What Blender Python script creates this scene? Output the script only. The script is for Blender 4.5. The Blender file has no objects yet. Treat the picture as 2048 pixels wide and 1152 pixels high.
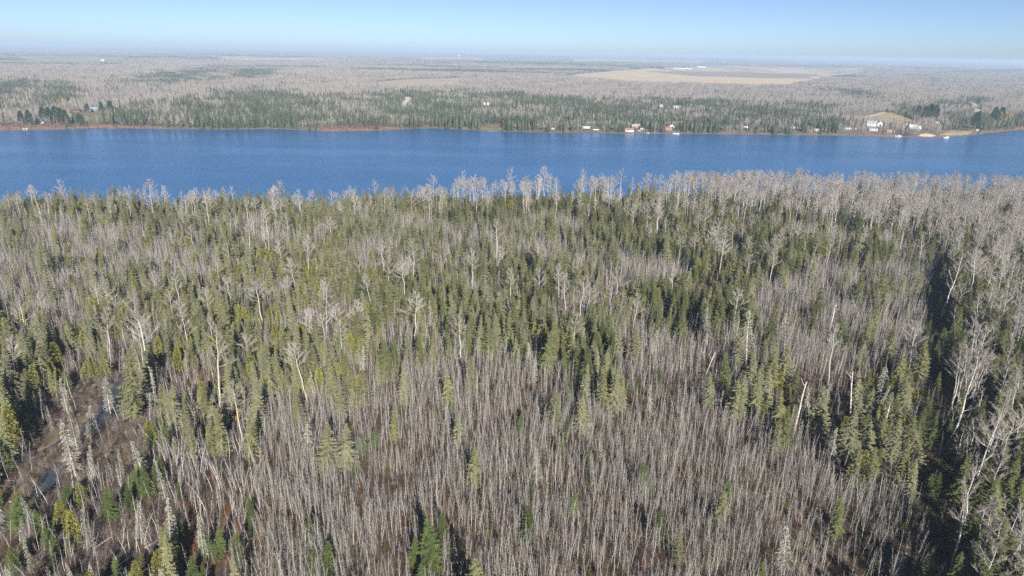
import bpy, math, random
import numpy as np
from mathutils import Matrix, Vector, Euler

R_ = math.radians
scene = bpy.context.scene
# ------------------------------------------------------------------ camera
CAM = np.array([0.0, 0.0, 108.0])
F_PX, CX, CY = 1365.0, 1024.0, 576.0          # focal length in pixels of a 2048 wide picture
PITCH, ROLL = 19.07, 1.0
cam_d = bpy.data.cameras.new('camera')
cam = bpy.data.objects.new('camera', cam_d)
scene.collection.objects.link(cam)
cam_d.sensor_width = 36.0
cam_d.lens = 36.0 * F_PX / 2048.0
cam_d.clip_start = 1.0
cam_d.clip_end = 120000.0
rot = Matrix.Rotation(R_(90 - PITCH), 4, 'X') @ Matrix.Rotation(R_(ROLL), 4, 'Z')
cam.matrix_world = Matrix.Translation(Vector(CAM)) @ rot
scene.camera = cam
RC = np.array(rot.to_3x3())
# ------------------------------------------------------------------ sky and sun
SUN_EL, SUN_AZ = 26.0, 166.0                  # azimuth clockwise from +Y: behind the camera, to its right
world = bpy.data.worlds.new('World')
scene.world = world
world.use_nodes = True
wn = world.node_tree
wn.nodes.clear()
w_out = wn.nodes.new('ShaderNodeOutputWorld')
w_bg = wn.nodes.new('ShaderNodeBackground')
w_sky = wn.nodes.new('ShaderNodeTexSky')
w_sky.sky_type = 'NISHITA'
w_sky.sun_disc = False
w_sky.sun_elevation = R_(SUN_EL)
w_sky.sun_rotation = R_(SUN_AZ)
w_sky.altitude = 500
w_sky.air_density = 0.45
w_sky.dust_density = 0.75
w_sky.ozone_density = 2.0
w_bg.inputs['Strength'].default_value = 0.061
wn.links.new(w_sky.outputs[0], w_bg.inputs['Color'])
wn.links.new(w_bg.outputs[0], w_out.inputs['Surface'])
sun_d = bpy.data.lights.new('sun', 'SUN')
sun_d.energy = 5.0
sun_d.angle = R_(0.5)
sun_d.color = (1.0, 0.95, 0.87)
sun = bpy.data.objects.new('sun', sun_d)
scene.collection.objects.link(sun)
to_sun = Vector((math.sin(R_(SUN_AZ)) * math.cos(R_(SUN_EL)), math.cos(R_(SUN_AZ)) * math.cos(R_(SUN_EL)), math.sin(R_(SUN_EL))))
sun.rotation_euler = to_sun.to_track_quat('Z', 'Y').to_euler()
sun.location = (60, -200, 160)
scene.view_settings.view_transform = 'Standard'
scene.view_settings.look = 'None'
scene.view_settings.exposure = 1.06
scene.view_settings.gamma = 1.0
scene.view_settings.use_curve_mapping = False
cy = scene.cycles
cy.max_bounces = 4
cy.diffuse_bounces = 1
cy.glossy_bounces = 2
cy.transmission_bounces = 1
cy.volume_bounces = 0
cy.transparent_max_bounces = 4
cy.use_denoising = False
cy.denoiser = 'OPENIMAGEDENOISE'
cy.denoising_input_passes = 'RGB_ALBEDO_NORMAL'
cy.denoising_prefilter = 'ACCURATE'
cy.sample_clamp_indirect = 4.0

# ------------------------------------------------------------------ geometry of the place
def smooth(a, b, x):
    t = np.clip((np.asarray(x, float) - a) / (b - a), 0, 1)
    return t * t * (3 - 2 * t)

_rng0 = np.random.default_rng(5)
_W = [(_rng0.uniform(0, 6.28), _rng0.uniform(0, 6.28)) for _ in range(40)]
def wav(x, y, L, k=0):
    """smooth pseudo noise, about -1..1, feature size L"""
    s = 0.0
    for i in range(5):
        a, p = _W[(i + k * 5) % 40]
        m = 6.283 / L * (0.7 + 0.33 * i)
        s = s + np.sin(m * (x * math.cos(a) + y * math.sin(a)) + p) / (1 + 0.35 * i)
    return s / 2.2

def project(x, y, z):
    P = np.stack([np.asarray(x, float) - CAM[0], np.asarray(y, float) - CAM[1], np.asarray(z, float) - CAM[2]], -1)
    q = P @ RC
    d = -q[..., 2]
    d = np.where(d < 0.1, 0.1, d)
    return CX + F_PX * q[..., 0] / d, CY - F_PX * q[..., 1] / d, d

def ray(u, v):
    d = RC @ np.array([(u - CX) / F_PX, -(v - CY) / F_PX, -1.0])
    return d

def on_plane(u, v, z=0.0):
    d = ray(u, v)
    t = (z - CAM[2]) / d[2]
    return CAM + d * t

_FS = [(-900, 255), (-300, 259), (0, 261), (200, 257), (420, 259), (560, 258), (650, 263), (740, 262), (860, 256), (985, 262), (1100, 266), (1250, 267),
       (1400, 268), (1560, 270), (1700, 271), (1820, 275), (1900, 274), (1960, 268), (2048, 259), (2150, 250), (2300, 243), (2600, 238)]
_fs = np.array([on_plane(u, v)[:2] for u, v in _FS])
_o = np.argsort(_fs[:, 0])
FSX, FSY = _fs[_o, 0], _fs[_o, 1]
def far_shore(x):
    return np.interp(x, FSX, FSY) + 2.0 * wav(np.asarray(x, float), 0 * np.asarray(x, float), 60, 2)
def near_shore(x):
    x = np.asarray(x, float)
    return np.interp(x, [-1200, -340, -150, 0, 70, 160, 300, 1200], [440, 452, 468, 490, 512, 533, 543, 548]) + 2.0 * wav(x, 0 * x, 70, 1)

def gz(x, y):
    x = np.asarray(x, float); y = np.asarray(y, float)
    ns, fs = near_shore(x), far_shore(x)
    dn, df = ns - y, y - fs
    near = -3 + 3.2 * smooth(-6, 0.5, dn) + 3.0 * smooth(0, 14, dn)
    cr = creek_d(x, y)
    near = near + 0.7 * wav(x, y, 90, 3) * smooth(10, 40, dn) * smooth(2, 9, cr) - 1.1 * (1 - smooth(0.5, 1.35, cr))
    far = -3 + 3.3 * smooth(-8, 1, df) + 2.2 * smooth(1, 18, df) + 4.5 * smooth(40, 320, df) + 1.6 * wav(x, y, 420, 4) * smooth(40, 400, df) \
        + 7 * wav(x, y, 3600, 5) * smooth(1500, 6000, df) + 26 * np.clip(wav(x, y, 9000, 6), -0.4, 1) * smooth(9000, 24000, df) + 20 * smooth(9000, 30000, df)
    hill = on_hill
    far = far + 6.0 * np.exp(-(((x - hill[0]) / 75) ** 2 + ((y - hill[1]) / 80) ** 2)) * smooth(5, 40, df)
    return np.where(y < (ns + fs) / 2, near, far)

# creek: centre line in ground coordinates with half widths
_CR = [(262, 752, 1.6), (234, 785, 3.0), (220, 830, 4.2), (182, 864, 2.2), (135, 882, 1.0), (92, 905, .75), (40, 922, .8), (-40, 935, .9), (-160, 960, 1.2)]
_cr = np.array([[*on_plane(u, v, 2.2)[:2], w * 1.6] for u, v, w in _CR])
_CR2 = [(128, 928, 1.2), (108, 952, 2.0), (95, 975, 2.0), (70, 995, 1.0)]
_cr2 = np.array([[*on_plane(u, v, 2.2)[:2], w * 1.7] for u, v, w in _CR2])
def creek_d(x, y):
    """ratio distance / half width to the creek, 1 = bank"""
    best = np.full(np.broadcast(x, y).shape, 99.0)
    for cr in (_cr, _cr2):
        for a, b in zip(cr[:-1], cr[1:]):
            dx, dy = b[0] - a[0], b[1] - a[1]
            t = np.clip(((x - a[0]) * dx + (y - a[1]) * dy) / (dx * dx + dy * dy), 0, 1)
            w = a[2] + (b[2] - a[2]) * t
            best = np.minimum(best, np.hypot(x - a[0] - t * dx, y - a[1] - t * dy) / w)
    return best + (0.30 * wav(x, y, 9, 7) + .22 * wav(x, y, 3.5, 3)) * (best < 3)
on_hill = on_plane(1765, 232, 6.0)[:2]

def ground_at(u, v):
    d = ray(u, v)
    z = 3.0
    for _ in range(12):
        t = (z - CAM[2]) / d[2]
        p = CAM + d * t
        z = 0.5 * z + 0.5 * float(gz(p[0], p[1]))
    return p[0], p[1], float(gz(p[0], p[1]))

def inpoly(px, py, poly):
    px = np.asarray(px, float); py = np.asarray(py, float)
    c = np.zeros(px.shape, bool)
    n = len(poly)
    for i in range(n):
        x0, y0 = poly[i]; x1, y1 = poly[(i + 1) % n]
        if y0 == y1:
            continue
        cond = ((y0 > py) != (y1 > py)) & (px < (x1 - x0) * (py - y0) / (y1 - y0) + x0)
        c ^= cond
    return c

# ------------------------------------------------------------------ materials
def new_mat(name):
    m = bpy.data.materials.new(name)
    m.use_nodes = True
    nt = m.node_tree
    b = nt.nodes['Principled BSDF']
    b.inputs['Roughness'].default_value = 0.9
    b.inputs['Specular IOR Level'].default_value = 0.15
    return m, nt, b
def N(nt, t, **kw):
    n = nt.nodes.new(t)
    for k, v in kw.items():
        setattr(n, k, v)
    return n
def mixc(nt, fac, a, b):
    m = N(nt, 'ShaderNodeMix', data_type='RGBA')
    if hasattr(fac, 'is_linked') or hasattr(fac, 'links'):
        nt.links.new(fac, m.inputs[0])
    else:
        m.inputs[0].default_value = fac
    for s, v in ((m.inputs[6], a), (m.inputs[7], b)):
        if isinstance(v, tuple):
            s.default_value = (*v, 1)
        else:
            nt.links.new(v, s)
    return m.outputs[2]
def ramp(nt, src, lo, hi):
    r = N(nt, 'ShaderNodeMapRange')
    nt.links.new(src, r.inputs[0])
    r.inputs[1].default_value = lo
    r.inputs[2].default_value = hi
    return r.outputs[0]
def noise(nt, co, scale, detail=3.0, rough=0.6):
    n = N(nt, 'ShaderNodeTexNoise')
    n.inputs['Scale'].default_value = scale
    n.inputs['Detail'].default_value = detail
    n.inputs['Roughness'].default_value = rough
    if co is not None:
        nt.links.new(co, n.inputs['Vector'])
    return n.outputs['Fac']

def plant_mat(name, c0, c1, alt=None, altmix=0.5, val=0.35, trans=0.0):
    """tone (per face) runs from c0 to c1; each plant leans by its own chance towards alt and in value"""
    m, nt, b = new_mat(name)
    at = N(nt, 'ShaderNodeAttribute', attribute_name='tone')
    oi = N(nt, 'ShaderNodeObjectInfo')
    col = mixc(nt, at.outputs['Fac'], c0, c1)
    if alt:
        f = N(nt, 'ShaderNodeMath', operation='MULTIPLY')
        nt.links.new(oi.outputs['Random'], f.inputs[0]); f.inputs[1].default_value = altmix
        col = mixc(nt, f.outputs[0], col, alt)
    wn_ = N(nt, 'ShaderNodeTexWhiteNoise', noise_dimensions='1D')
    nt.links.new(oi.outputs['Random'], wn_.inputs['W'])
    hv = N(nt, 'ShaderNodeHueSaturation')
    mr = N(nt, 'ShaderNodeMapRange')
    nt.links.new(wn_.outputs['Value'], mr.inputs[0])
    mr.inputs[3].default_value = 1 - val; mr.inputs[4].default_value = 1 + val
    nt.links.new(mr.outputs[0], hv.inputs['Value'])
    nt.links.new(col, hv.inputs['Color'])
    nt.links.new(hv.outputs[0], b.inputs['Base Color'])
    b.inputs['Specular IOR Level'].default_value = 0.05
    return m
def plain(name, c, rough=0.8, var=0.12, scale=2.0, spec=0.2, metal=0.0):
    m, nt, b = new_mat(name)
    g = N(nt, 'ShaderNodeNewGeometry')
    f = noise(nt, g.outputs['Position'], scale)
    lo = tuple(max(0, x * (1 - var)) for x in c); hi = tuple(min(1, x * (1 + var)) for x in c)
    nt.links.new(mixc(nt, ramp(nt, f, 0.3, 0.7), lo, hi), b.inputs['Base Color'])
    b.inputs['Roughness'].default_value = rough
    b.inputs['Specular IOR Level'].default_value = spec
    b.inputs['Metallic'].default_value = metal
    return m
def bark_mat(name, c, dark, lo=0.25):
    m, nt, b = new_mat(name)
    g = N(nt, 'ShaderNodeTexCoord')
    mp = N(nt, 'ShaderNodeMapping'); mp.inputs['Scale'].default_value = (2.0, 2.0, 3.0)
    nt.links.new(g.outputs['Object'], mp.inputs['Vector'])
    f = noise(nt, mp.outputs[0], 1.6, 4.0, 0.7)
    nt.links.new(mixc(nt, ramp(nt, f, lo, lo + 0.28), dark, c), b.inputs['Base Color'])
    return m

M = {}
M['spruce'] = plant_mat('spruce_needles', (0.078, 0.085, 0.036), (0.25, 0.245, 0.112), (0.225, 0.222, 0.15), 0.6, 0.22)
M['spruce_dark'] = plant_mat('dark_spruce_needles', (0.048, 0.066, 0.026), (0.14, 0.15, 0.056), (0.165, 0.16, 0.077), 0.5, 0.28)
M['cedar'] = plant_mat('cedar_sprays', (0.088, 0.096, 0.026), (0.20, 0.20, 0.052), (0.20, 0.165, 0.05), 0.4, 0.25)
M['fir'] = plant_mat('fir_needles', (0.04, 0.064, 0.022), (0.125, 0.155, 0.055), (0.13, 0.145, 0.05), 0.5, 0.25)
M['lichen'] = plant_mat('lichen_twigs', (0.17, 0.17, 0.14), (0.33, 0.33, 0.27), (0.22, 0.20, 0.16), 0.5, 0.25)
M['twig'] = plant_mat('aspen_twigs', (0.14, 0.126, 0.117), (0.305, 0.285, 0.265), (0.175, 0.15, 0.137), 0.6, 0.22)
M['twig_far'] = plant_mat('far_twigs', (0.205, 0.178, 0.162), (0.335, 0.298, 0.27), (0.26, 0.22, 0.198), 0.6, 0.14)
M['far_spruce'] = plant_mat('far_spruce_needles', (0.026, 0.044, 0.026), (0.075, 0.092, 0.052), (0.09, 0.095, 0.06), 0.5, 0.3)
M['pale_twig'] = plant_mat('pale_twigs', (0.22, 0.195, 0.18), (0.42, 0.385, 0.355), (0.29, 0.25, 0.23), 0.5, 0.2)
M['shrub'] = plant_mat('shrub_twigs', (0.055, 0.036, 0.033), (0.125, 0.086, 0.074), (0.12, 0.062, 0.048), 0.7, 0.3)
M['green_shrub'] = plant_mat('green_shrub_leaves', (0.05, 0.075, 0.018), (0.13, 0.15, 0.035), (0.14, 0.12, 0.03), 0.5, 0.3)
M['sedge'] = plant_mat('dead_sedge', (0.20, 0.155, 0.09), (0.33, 0.265, 0.16), (0.24, 0.16, 0.10), 0.6, 0.25)
M['alder'] = plant_mat('alder_twigs', (0.12, 0.10, 0.092), (0.23, 0.20, 0.18), (0.17, 0.135, 0.12), 0.6, 0.25)
M['gold'] = plant_mat('golden_leaves', (0.33, 0.20, 0.035), (0.52, 0.34, 0.08), (0.45, 0.20, 0.05), 0.5, 0.15)
M['russet'] = plant_mat('russet_leaves', (0.13, 0.05, 0.03), (0.21, 0.085, 0.045), (0.20, 0.12, 0.06), 0.6, 0.25)
M['pine'] = plant_mat('pine_needles', (0.022, 0.048, 0.026), (0.06, 0.095, 0.045), None, 0, 0.2)
M['aspen_bark'] = bark_mat('aspen_bark', (0.48, 0.46, 0.42), (0.25, 0.225, 0.20), 0.30)
M['birch_bark'] = bark_mat('birch_bark', (0.60, 0.575, 0.54), (0.18, 0.15, 0.135), 0.32)
M['sapling_bark'] = plant_mat('sapling_bark', (0.38, 0.365, 0.33), (0.62, 0.60, 0.555), (0.45, 0.415, 0.375), 0.7, 0.25)
M['conifer_bark'] = bark_mat('conifer_bark', (0.22, 0.185, 0.155), (0.12, 0.095, 0.08))
M['dead_wood'] = bark_mat('dead_wood', (0.45, 0.42, 0.38), (0.25, 0.22, 0.19))

# ------------------------------------------------------------------ mesh builder: triangles with a tone each
class MB:
    def __init__(s):
        s.V = []; s.F = []; s.T = []; s.n = 0
    def tri(s, a, b, c, t=0.5):
        s.V += [a, b, c]; s.F.append((s.n, s.n + 1, s.n + 2)); s.T.append(t); s.n += 3
    def tube(s, pts, rad, sides=5, t=0.5, cap=True):
        pts = [np.asarray(p, float) for p in pts]
        base = s.n
        for i, p in enumerate(pts):
            d = pts[min(i + 1, len(pts) - 1)] - pts[max(i - 1, 0)]
            d = d / (np.linalg.norm(d) + 1e-9)
            a = np.cross(d, (0, 0, 1) if abs(d[2]) < 0.9 else (1, 0, 0)); a /= np.linalg.norm(a)
            b = np.cross(d, a)
            for k in range(sides):
                w = 6.2832 * k / sides
                s.V.append(p + rad[i] * (math.cos(w) * a + math.sin(w) * b))
        for i in range(len(pts) - 1):
            for k in range(sides):
                p0 = base + i * sides + k; p1 = base + i * sides + (k + 1) % sides
                s.F += [(p0, p1, p1 + sides), (p0, p1 + sides, p0 + sides)]; s.T += [t, t]
        s.n += len(pts) * sides
    def box(s, x0, x1, y0, y1, z0, z1, t=0.5):
        b = s.n
        s.V += [np.array(p, float) for p in ((x0, y0, z0), (x1, y0, z0), (x1, y1, z0), (x0, y1, z0), (x0, y0, z1), (x1, y0, z1), (x1, y1, z1), (x0, y1, z1))]
        for q in ((0, 3, 2, 1), (4, 5, 6, 7), (0, 1, 5, 4), (1, 2, 6, 5), (2, 3, 7, 6), (3, 0, 4, 7)):
            s.F += [(b + q[0], b + q[1], b + q[2]), (b + q[0], b + q[2], b + q[3])]; s.T += [t, t]
        s.n += 8
    def poly(s, pts, t=0.5):
        b = s.n
        s.V += [np.array(p, float) for p in pts]
        for i in range(1, len(pts) - 1):
            s.F.append((b, b + i, b + i + 1)); s.T.append(t)
        s.n += len(pts)
    def arrays(s):
        return np.array(s.V, float).reshape(-1, 3), np.array(s.F, int).reshape(-1, 3), np.array(s.T, float)

def make_mesh(name, parts):
    """parts: list of (V, F, T, material); one mesh with a slot for each material"""
    V = np.concatenate([p[0] for p in parts]); T = np.concatenate([p[2] for p in parts])
    off = 0; Fs = []; mi = []
    mats = []
    for p in parts:
        Fs.append(p[1] + off); off += len(p[0])
        if p[3] not in mats: mats.append(p[3])
        mi.append(np.full(len(p[1]), mats.index(p[3])))
    F = np.concatenate(Fs); mi = np.concatenate(mi)
    me = bpy.data.meshes.new(name)
    me.vertices.add(len(V)); me.vertices.foreach_set('co', V.astype(np.float32).ravel())
    me.loops.add(F.size); me.loops.foreach_set('vertex_index', F.astype(np.int32).ravel())
    me.polygons.add(len(F)); me.polygons.foreach_set('loop_start', np.arange(0, F.size, 3, dtype=np.int32))
    me.polygons.foreach_set('loop_total', np.full(len(F), 3, dtype=np.int32))
    for m in mats: me.materials.append(m)
    me.polygons.foreach_set('material_index', mi.astype(np.int32))
    a = me.attributes.new('tone', 'FLOAT', 'FACE'); a.data.foreach_set('value', T.astype(np.float32))
    me.update(calc_edges=True)
    return me

def unit(v):
    return v / (np.linalg.norm(v) + 1e-9)

# ------------------------------------------------------------------ trees: each builder gives {part: (V, F, T, material)} for a tree of height H at the origin
def spruce(seed, H=14.0, R=1.75, low=0.12, mat='spruce', spacing=0.36, droop=0.42, gap=0.12, up=0.0, per=7, bark='conifer_bark', sparse_low=0.0):
    r = random.Random(seed)
    tr = MB(); cr = MB()
    bend = [np.array([r.uniform(-.012, .012) * H * k, r.uniform(-.012, .012) * H * k, H * z]) for k, z in ((0, 0), (.3, .3), (.6, .65), (.8, 1.0))]
    tr.tube(bend, [0.011 * H + .02, 0.0085 * H, 0.005 * H, 0.012], 5)
    def axis(z):
        t = z / H
        return np.array([np.interp(t, [0, .3, .65, 1], [b[0] for b in bend]), np.interp(t, [0, .3, .65, 1], [b[1] for b in bend]), z])
    z = low * H
    lop = r.uniform(0, 6.28)
    while z < H * 0.985:
        t = (z / H - low) / (1 - low)
        Lw = R * ((1 - t) ** 0.85) * (0.55 + 0.45 * min(1, t / 0.18)) + 0.14
        n = max(4, int(per * (0.6 + 0.5 * (1 - t))))
        a0 = r.uniform(0, 6.28)
        wl = r.uniform(0.78, 1.12)
        for k in range(n):
            if r.random() < gap + sparse_low * (1 - t): continue
            az = a0 + 6.283 * k / n + r.uniform(-.3, .3)
            L = Lw * wl * r.uniform(0.72, 1.12) * (1 + 0.13 * math.cos(az - lop))
            d = np.array([math.cos(az), math.sin(az), 0]); sd = np.array([-d[1], d[0], 0])
            dr = droop * r.uniform(0.6, 1.3) * (1.15 - t) - up
            p0 = axis(z + r.uniform(-.12, .12))
            def P(s): return p0 + d * (L * s) + np.array([0, 0, L * (-dr * s + 0.5 * dr * s * s * 0.8)])
            m = max(2, int(L / 0.27))
            tone = r.uniform(0.1, 0.9)
            for i in range(m):
                s = (i + 0.6) / m
                w = (0.16 + 0.24 * L * (1 - s * 0.75)) * r.uniform(0.7, 1.3)
                a = P(max(0, s - 0.75 / m)); b = P(min(1, s + 0.5 / m))
                for sg in (-1, 1):
                    tip = P(s) + sd * sg * w + d * (0.3 * w + 0.05) + np.array([0, 0, -w * r.uniform(0.15, 0.6) + up * 0.3])
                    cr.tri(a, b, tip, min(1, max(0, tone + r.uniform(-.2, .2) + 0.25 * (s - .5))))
            e = P(1.0); cr.tri(P(1 - 0.6 / m) + sd * 0.1, P(1 - 0.6 / m) - sd * 0.1, e + d * 0.12, tone)
        z += spacing * r.uniform(0.7, 1.25) * (1.15 - 0.55 * t)
    top = axis(H)
    for k in range(5):
        az = k * 1.257
        d = np.array([math.cos(az), math.sin(az), 0])
        cr.tri(top + np.array([0, 0, .15]), top - np.array([0, 0, .55]) + d * 0.14, top - np.array([0, 0, .35]) - d * 0.02, 0.6)
    return {'trunk': (*tr.arrays(), M[bark]), 'crown': (*cr.arrays(), M[mat])}

def dead_spruce(seed, H=12.0, R=1.5, low=0.15):
    r = random.Random(seed)
    tr = MB(); cr = MB()
    tr.tube([(0, 0, 0), (r.uniform(-.1, .1), r.uniform(-.1, .1), H * .5), (r.uniform(-.2, .2), r.uniform(-.2, .2), H)], [0.012 * H, 0.008 * H, 0.02], 5)
    z = low * H
    while z < H * 0.97:
        t = (z / H - low) / (1 - low)
        Lw = R * ((1 - t) ** 0.8) * (0.6 + 0.4 * min(1, t / .2)) + 0.15
        for k in range(8):
            if r.random() < 0.22: continue
            az = r.uniform(0, 6.28); L = Lw * r.uniform(.6, 1.15)
            d = np.array([math.cos(az), math.sin(az), 0]); sd = np.array([-d[1], d[0], 0])
            dr = r.uniform(.25, .7)
            p0 = np.array([0, 0, z + r.uniform(-.15, .15)]); e = p0 + d * L + np.array([0, 0, -dr * L])
            mid = p0 + d * L * .5 + np.array([0, 0, -dr * L * .3])
            w = 0.035
            up = np.array([0, 0, w])
            tone = r.uniform(.2, 1)
            cr.tri(p0 - up, p0 + up, mid, tone); cr.tri(p0 - sd * w, p0 + sd * w, e, tone); cr.tri(mid - up, mid + up, e, tone)
            for q in range(5):
                s = r.uniform(.25, .95); b = p0 + (e - p0) * s
                f = b + sd * r.choice((-1, 1)) * r.uniform(.1, .35) * (1.2 - s) + d * r.uniform(0, .25) + np.array([0, 0, -r.uniform(.05, .4)])
                cr.tri(b - d * 0.05, b + d * 0.05, f, r.uniform(0, 1))
        z += 0.36 * r.uniform(.7, 1.3)
    return {'trunk': (*tr.arrays(), M['dead_wood']), 'crown': (*cr.arrays(), M['lichen'])}

def cedar(seed, H=8.0, R=1.35, mat='cedar', n=430, low=0.06, bark='conifer_bark', top_pow=0.7, spray=0.5):
    r = random.Random(seed)
    tr = MB(); cr = MB()
    tr.tube([(0, 0, 0), (0.05, 0, H * .5), (0, 0, H * .97)], [0.02 * H, 0.012 * H, .02], 5)
    ph = [r.uniform(0, 6.28) for _ in range(4)]
    for i in range(n):
        t = r.random() ** 0.85
        z = (low + (1 - low) * t) * H
        az = r.uniform(0, 6.28)
        prof = R * (min(1, t / .16) ** .6 * (1 - t) ** top_pow) * (1 + .18 * math.sin(3 * az + ph[0]) + .15 * math.sin(7 * t + 2 * az + ph[1])) + .08
        rad = prof * (0.55 + 0.5 * r.random())
        d = np.array([math.cos(az), math.sin(az), 0]); sd = np.array([-d[1], d[0], 0])
        p = d * rad + np.array([0, 0, z])
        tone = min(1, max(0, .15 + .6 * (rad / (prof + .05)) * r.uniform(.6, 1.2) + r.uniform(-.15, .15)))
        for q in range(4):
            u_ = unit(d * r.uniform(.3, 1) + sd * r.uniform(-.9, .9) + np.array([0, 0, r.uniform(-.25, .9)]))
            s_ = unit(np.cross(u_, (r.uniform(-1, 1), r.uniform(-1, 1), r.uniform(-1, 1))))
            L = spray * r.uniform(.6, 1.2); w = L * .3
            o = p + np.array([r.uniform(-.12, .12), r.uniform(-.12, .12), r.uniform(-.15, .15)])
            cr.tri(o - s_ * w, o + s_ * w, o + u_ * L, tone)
    return {'trunk': (*tr.arrays(), M[bark]), 'crown': (*cr.arrays(), M[mat])}

def sapling(seed, H=9.5, rad=0.055, nt=54, low=0.26, twig='twig', bark='sapling_bark', tw=0.02, sub=3, bend=0.6):
    r = random.Random(seed)
    tr = MB(); cr = MB()
    bx, by = r.uniform(-bend, bend), r.uniform(-bend, bend)
    pts = [np.array([bx * t * t + r.uniform(-.11, .11) * (t > 0), by * t * t + r.uniform(-.11, .11) * (t > 0), H * t]) for t in (0, .25, .5, .75, 1.0)]
    tr.tube(pts, [rad, rad * .9, rad * .72, rad * .5, .012], 4, t=r.uniform(.3, .9))
    zs = [p[2] for p in pts]
    for i in range(nt):
        t = low + (1 - low) * (i + r.random()) / nt
        z = t * H
        p = np.array([np.interp(z, zs, [q[0] for q in pts]), np.interp(z, zs, [q[1] for q in pts]), z])
        az = r.uniform(0, 6.28); el = r.uniform(.55, 1.05)
        L = (1.5 * (1 - t) + .45) * r.uniform(.5, 1.1)
        d = np.array([math.cos(az) * math.cos(el), math.sin(az) * math.cos(el), math.sin(el)])
        s_ = unit(np.cross(d, (r.uniform(-1, 1), r.uniform(-1, 1), .2)))
        e = p + d * L + np.array([0, 0, .12 * L])
        tone = r.random()
        cr.tri(p - s_ * tw, p + s_ * tw, e, tone)
        for q in range(sub):
            s = r.uniform(.25, .85); b = p + (e - p) * s
            d2 = unit(d + np.array([r.uniform(-.8, .8), r.uniform(-.8, .8), r.uniform(-.1, .5)]))
            s2 = unit(np.cross(d2, (r.uniform(-1, 1), r.uniform(-1, 1), .3)))
            cr.tri(b - s2 * tw * .7, b + s2 * tw * .7, b + d2 * L * r.uniform(.3, .6), r.random())
    return {'trunk': (*tr.arrays(), M[bark]), 'crown': (*cr.arrays(), M[twig])}

def bare_tree(seed, H=21.0, rad=0.2, clear=0.5, spread=2.6, n1=14, n2=7, n3=7, bark='aspen_bark', twig='pale_twig', crook=0.25, tw=0.022, fork=0.0, upness=0.9, lean=0.0):
    """an old aspen or birch without leaves: pale bole, rising limbs, a rounded haze of twigs"""
    r = random.Random(seed)
    tr = MB(); cr = MB()
    la = r.uniform(0, 6.28)
    pts, rads = [], []
    for i in range(8):
        t = i / 7
        pts.append(np.array([r.uniform(-crook, crook) * (t > 0) + lean * H * t * t * math.cos(la), r.uniform(-crook, crook) * (t > 0) + lean * H * t * t * math.sin(la), H * .94 * t]))
        rads.append(rad * (1 - t) ** .75 + .02)
    tr.tube(pts, rads, 6)
    zs = [p[2] for p in pts]
    def ax(z): return np.array([np.interp(z, zs, [q[0] for q in pts]), np.interp(z, zs, [q[1] for q in pts]), z])
    def twigs(a, e, d, n, L):
        for q in range(n):
            s = r.uniform(.2, 1.0); b = a + (e - a) * s
            d3 = unit(d + np.array([r.uniform(-.9, .9), r.uniform(-.9, .9), r.uniform(-.2, .8)]))
            s3 = unit(np.cross(d3, (r.uniform(-1, 1), r.uniform(-1, 1), .3)))
            l3 = L * r.uniform(.5, 1.1)
            cr.tri(b - s3 * tw * .6, b + s3 * tw * .6, b + d3 * l3, r.random())
            for w in range(2):
                m = b + d3 * l3 * r.uniform(.3, .8)
                d4 = unit(d3 + np.array([r.uniform(-.8, .8), r.uniform(-.8, .8), r.uniform(-.2, .6)]))
                s4 = unit(np.cross(d4, (r.uniform(-1, 1), r.uniform(-1, 1), .3)))
                cr.tri(m - s4 * tw * .4, m + s4 * tw * .4, m + d4 * l3 * .6, r.random())
    for i in range(n1):
        t = (i + r.uniform(.1, .9)) / n1
        z = H * (clear + (0.93 - clear) * t)
        p = ax(z); az = i * 2.4 + r.uniform(-.5, .5)
        el = (0.35 + .75 * t) * upness + r.uniform(-.12, .2)
        L = spread * (1.05 - .62 * t) * r.uniform(.7, 1.15)
        d = np.array([math.cos(az) * math.cos(el), math.sin(az) * math.cos(el), math.sin(el)])
        k1 = p + d * L * .5; e = k1 + unit(d + np.array([0, 0, .45])) * L * .55
        r0 = max(.025, rad * .24 * (1.15 - t))
        tr.tube([p, k1, e], [r0, r0 * .62, .015], 3)
        twigs(k1, e, d, n3, .75)
        for j in range(n2):
            s = r.uniform(.25, 1.0)
            b = p + (k1 - p) * s * 2 if s < .5 else k1 + (e - k1) * (s - .5) * 2
            d2 = unit(d + np.array([r.uniform(-.75, .75), r.uniform(-.75, .75), r.uniform(0, .8)]))
            l2 = L * r.uniform(.3, .55)
            s2 = unit(np.cross(d2, (r.uniform(-1, 1), r.uniform(-1, 1), .3)))
            e2 = b + d2 * l2
            cr.tri(b - s2 * .035, b + s2 * .035, e2, .9); 
            twigs(b, e2, d2, n3, .6)
    twigs(ax(H * .8), ax(H * .94), np.array([0, 0, 1.0]), n3 * 3, .8)
    return {'trunk': (*tr.arrays(), M[bark]), 'crown': (*cr.arrays(), M[twig])}

def snag(seed, H=9.0, rad=0.16):
    r = random.Random(seed)
    tr = MB(); out = {}
    pts = [np.array([r.uniform(-.2, .2) * t, r.uniform(-.2, .2) * t, H * t]) for t in (0, .35, .7, 1)]
    tr.tube(pts, [rad, rad * .9, rad * .75, rad * .5], 6)
    for i in range(7):
        z = H * r.uniform(.4, .98); az = r.uniform(0, 6.28); L = r.uniform(.4, 1.8)
        p = np.array([0, 0, z]); e = p + np.array([math.cos(az) * L * .7, math.sin(az) * L * .7, L * .8])
        cr = MB(); cr.tube([p, (p + e) / 2 + np.array([0, 0, -.1]), e], [.06, .045, .015], 3); out[f'branch.{i:03d}'] = (*cr.arrays(), M['birch_bark'])
    return {'trunk': (*tr.arrays(), M['birch_bark']), **out}

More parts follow.
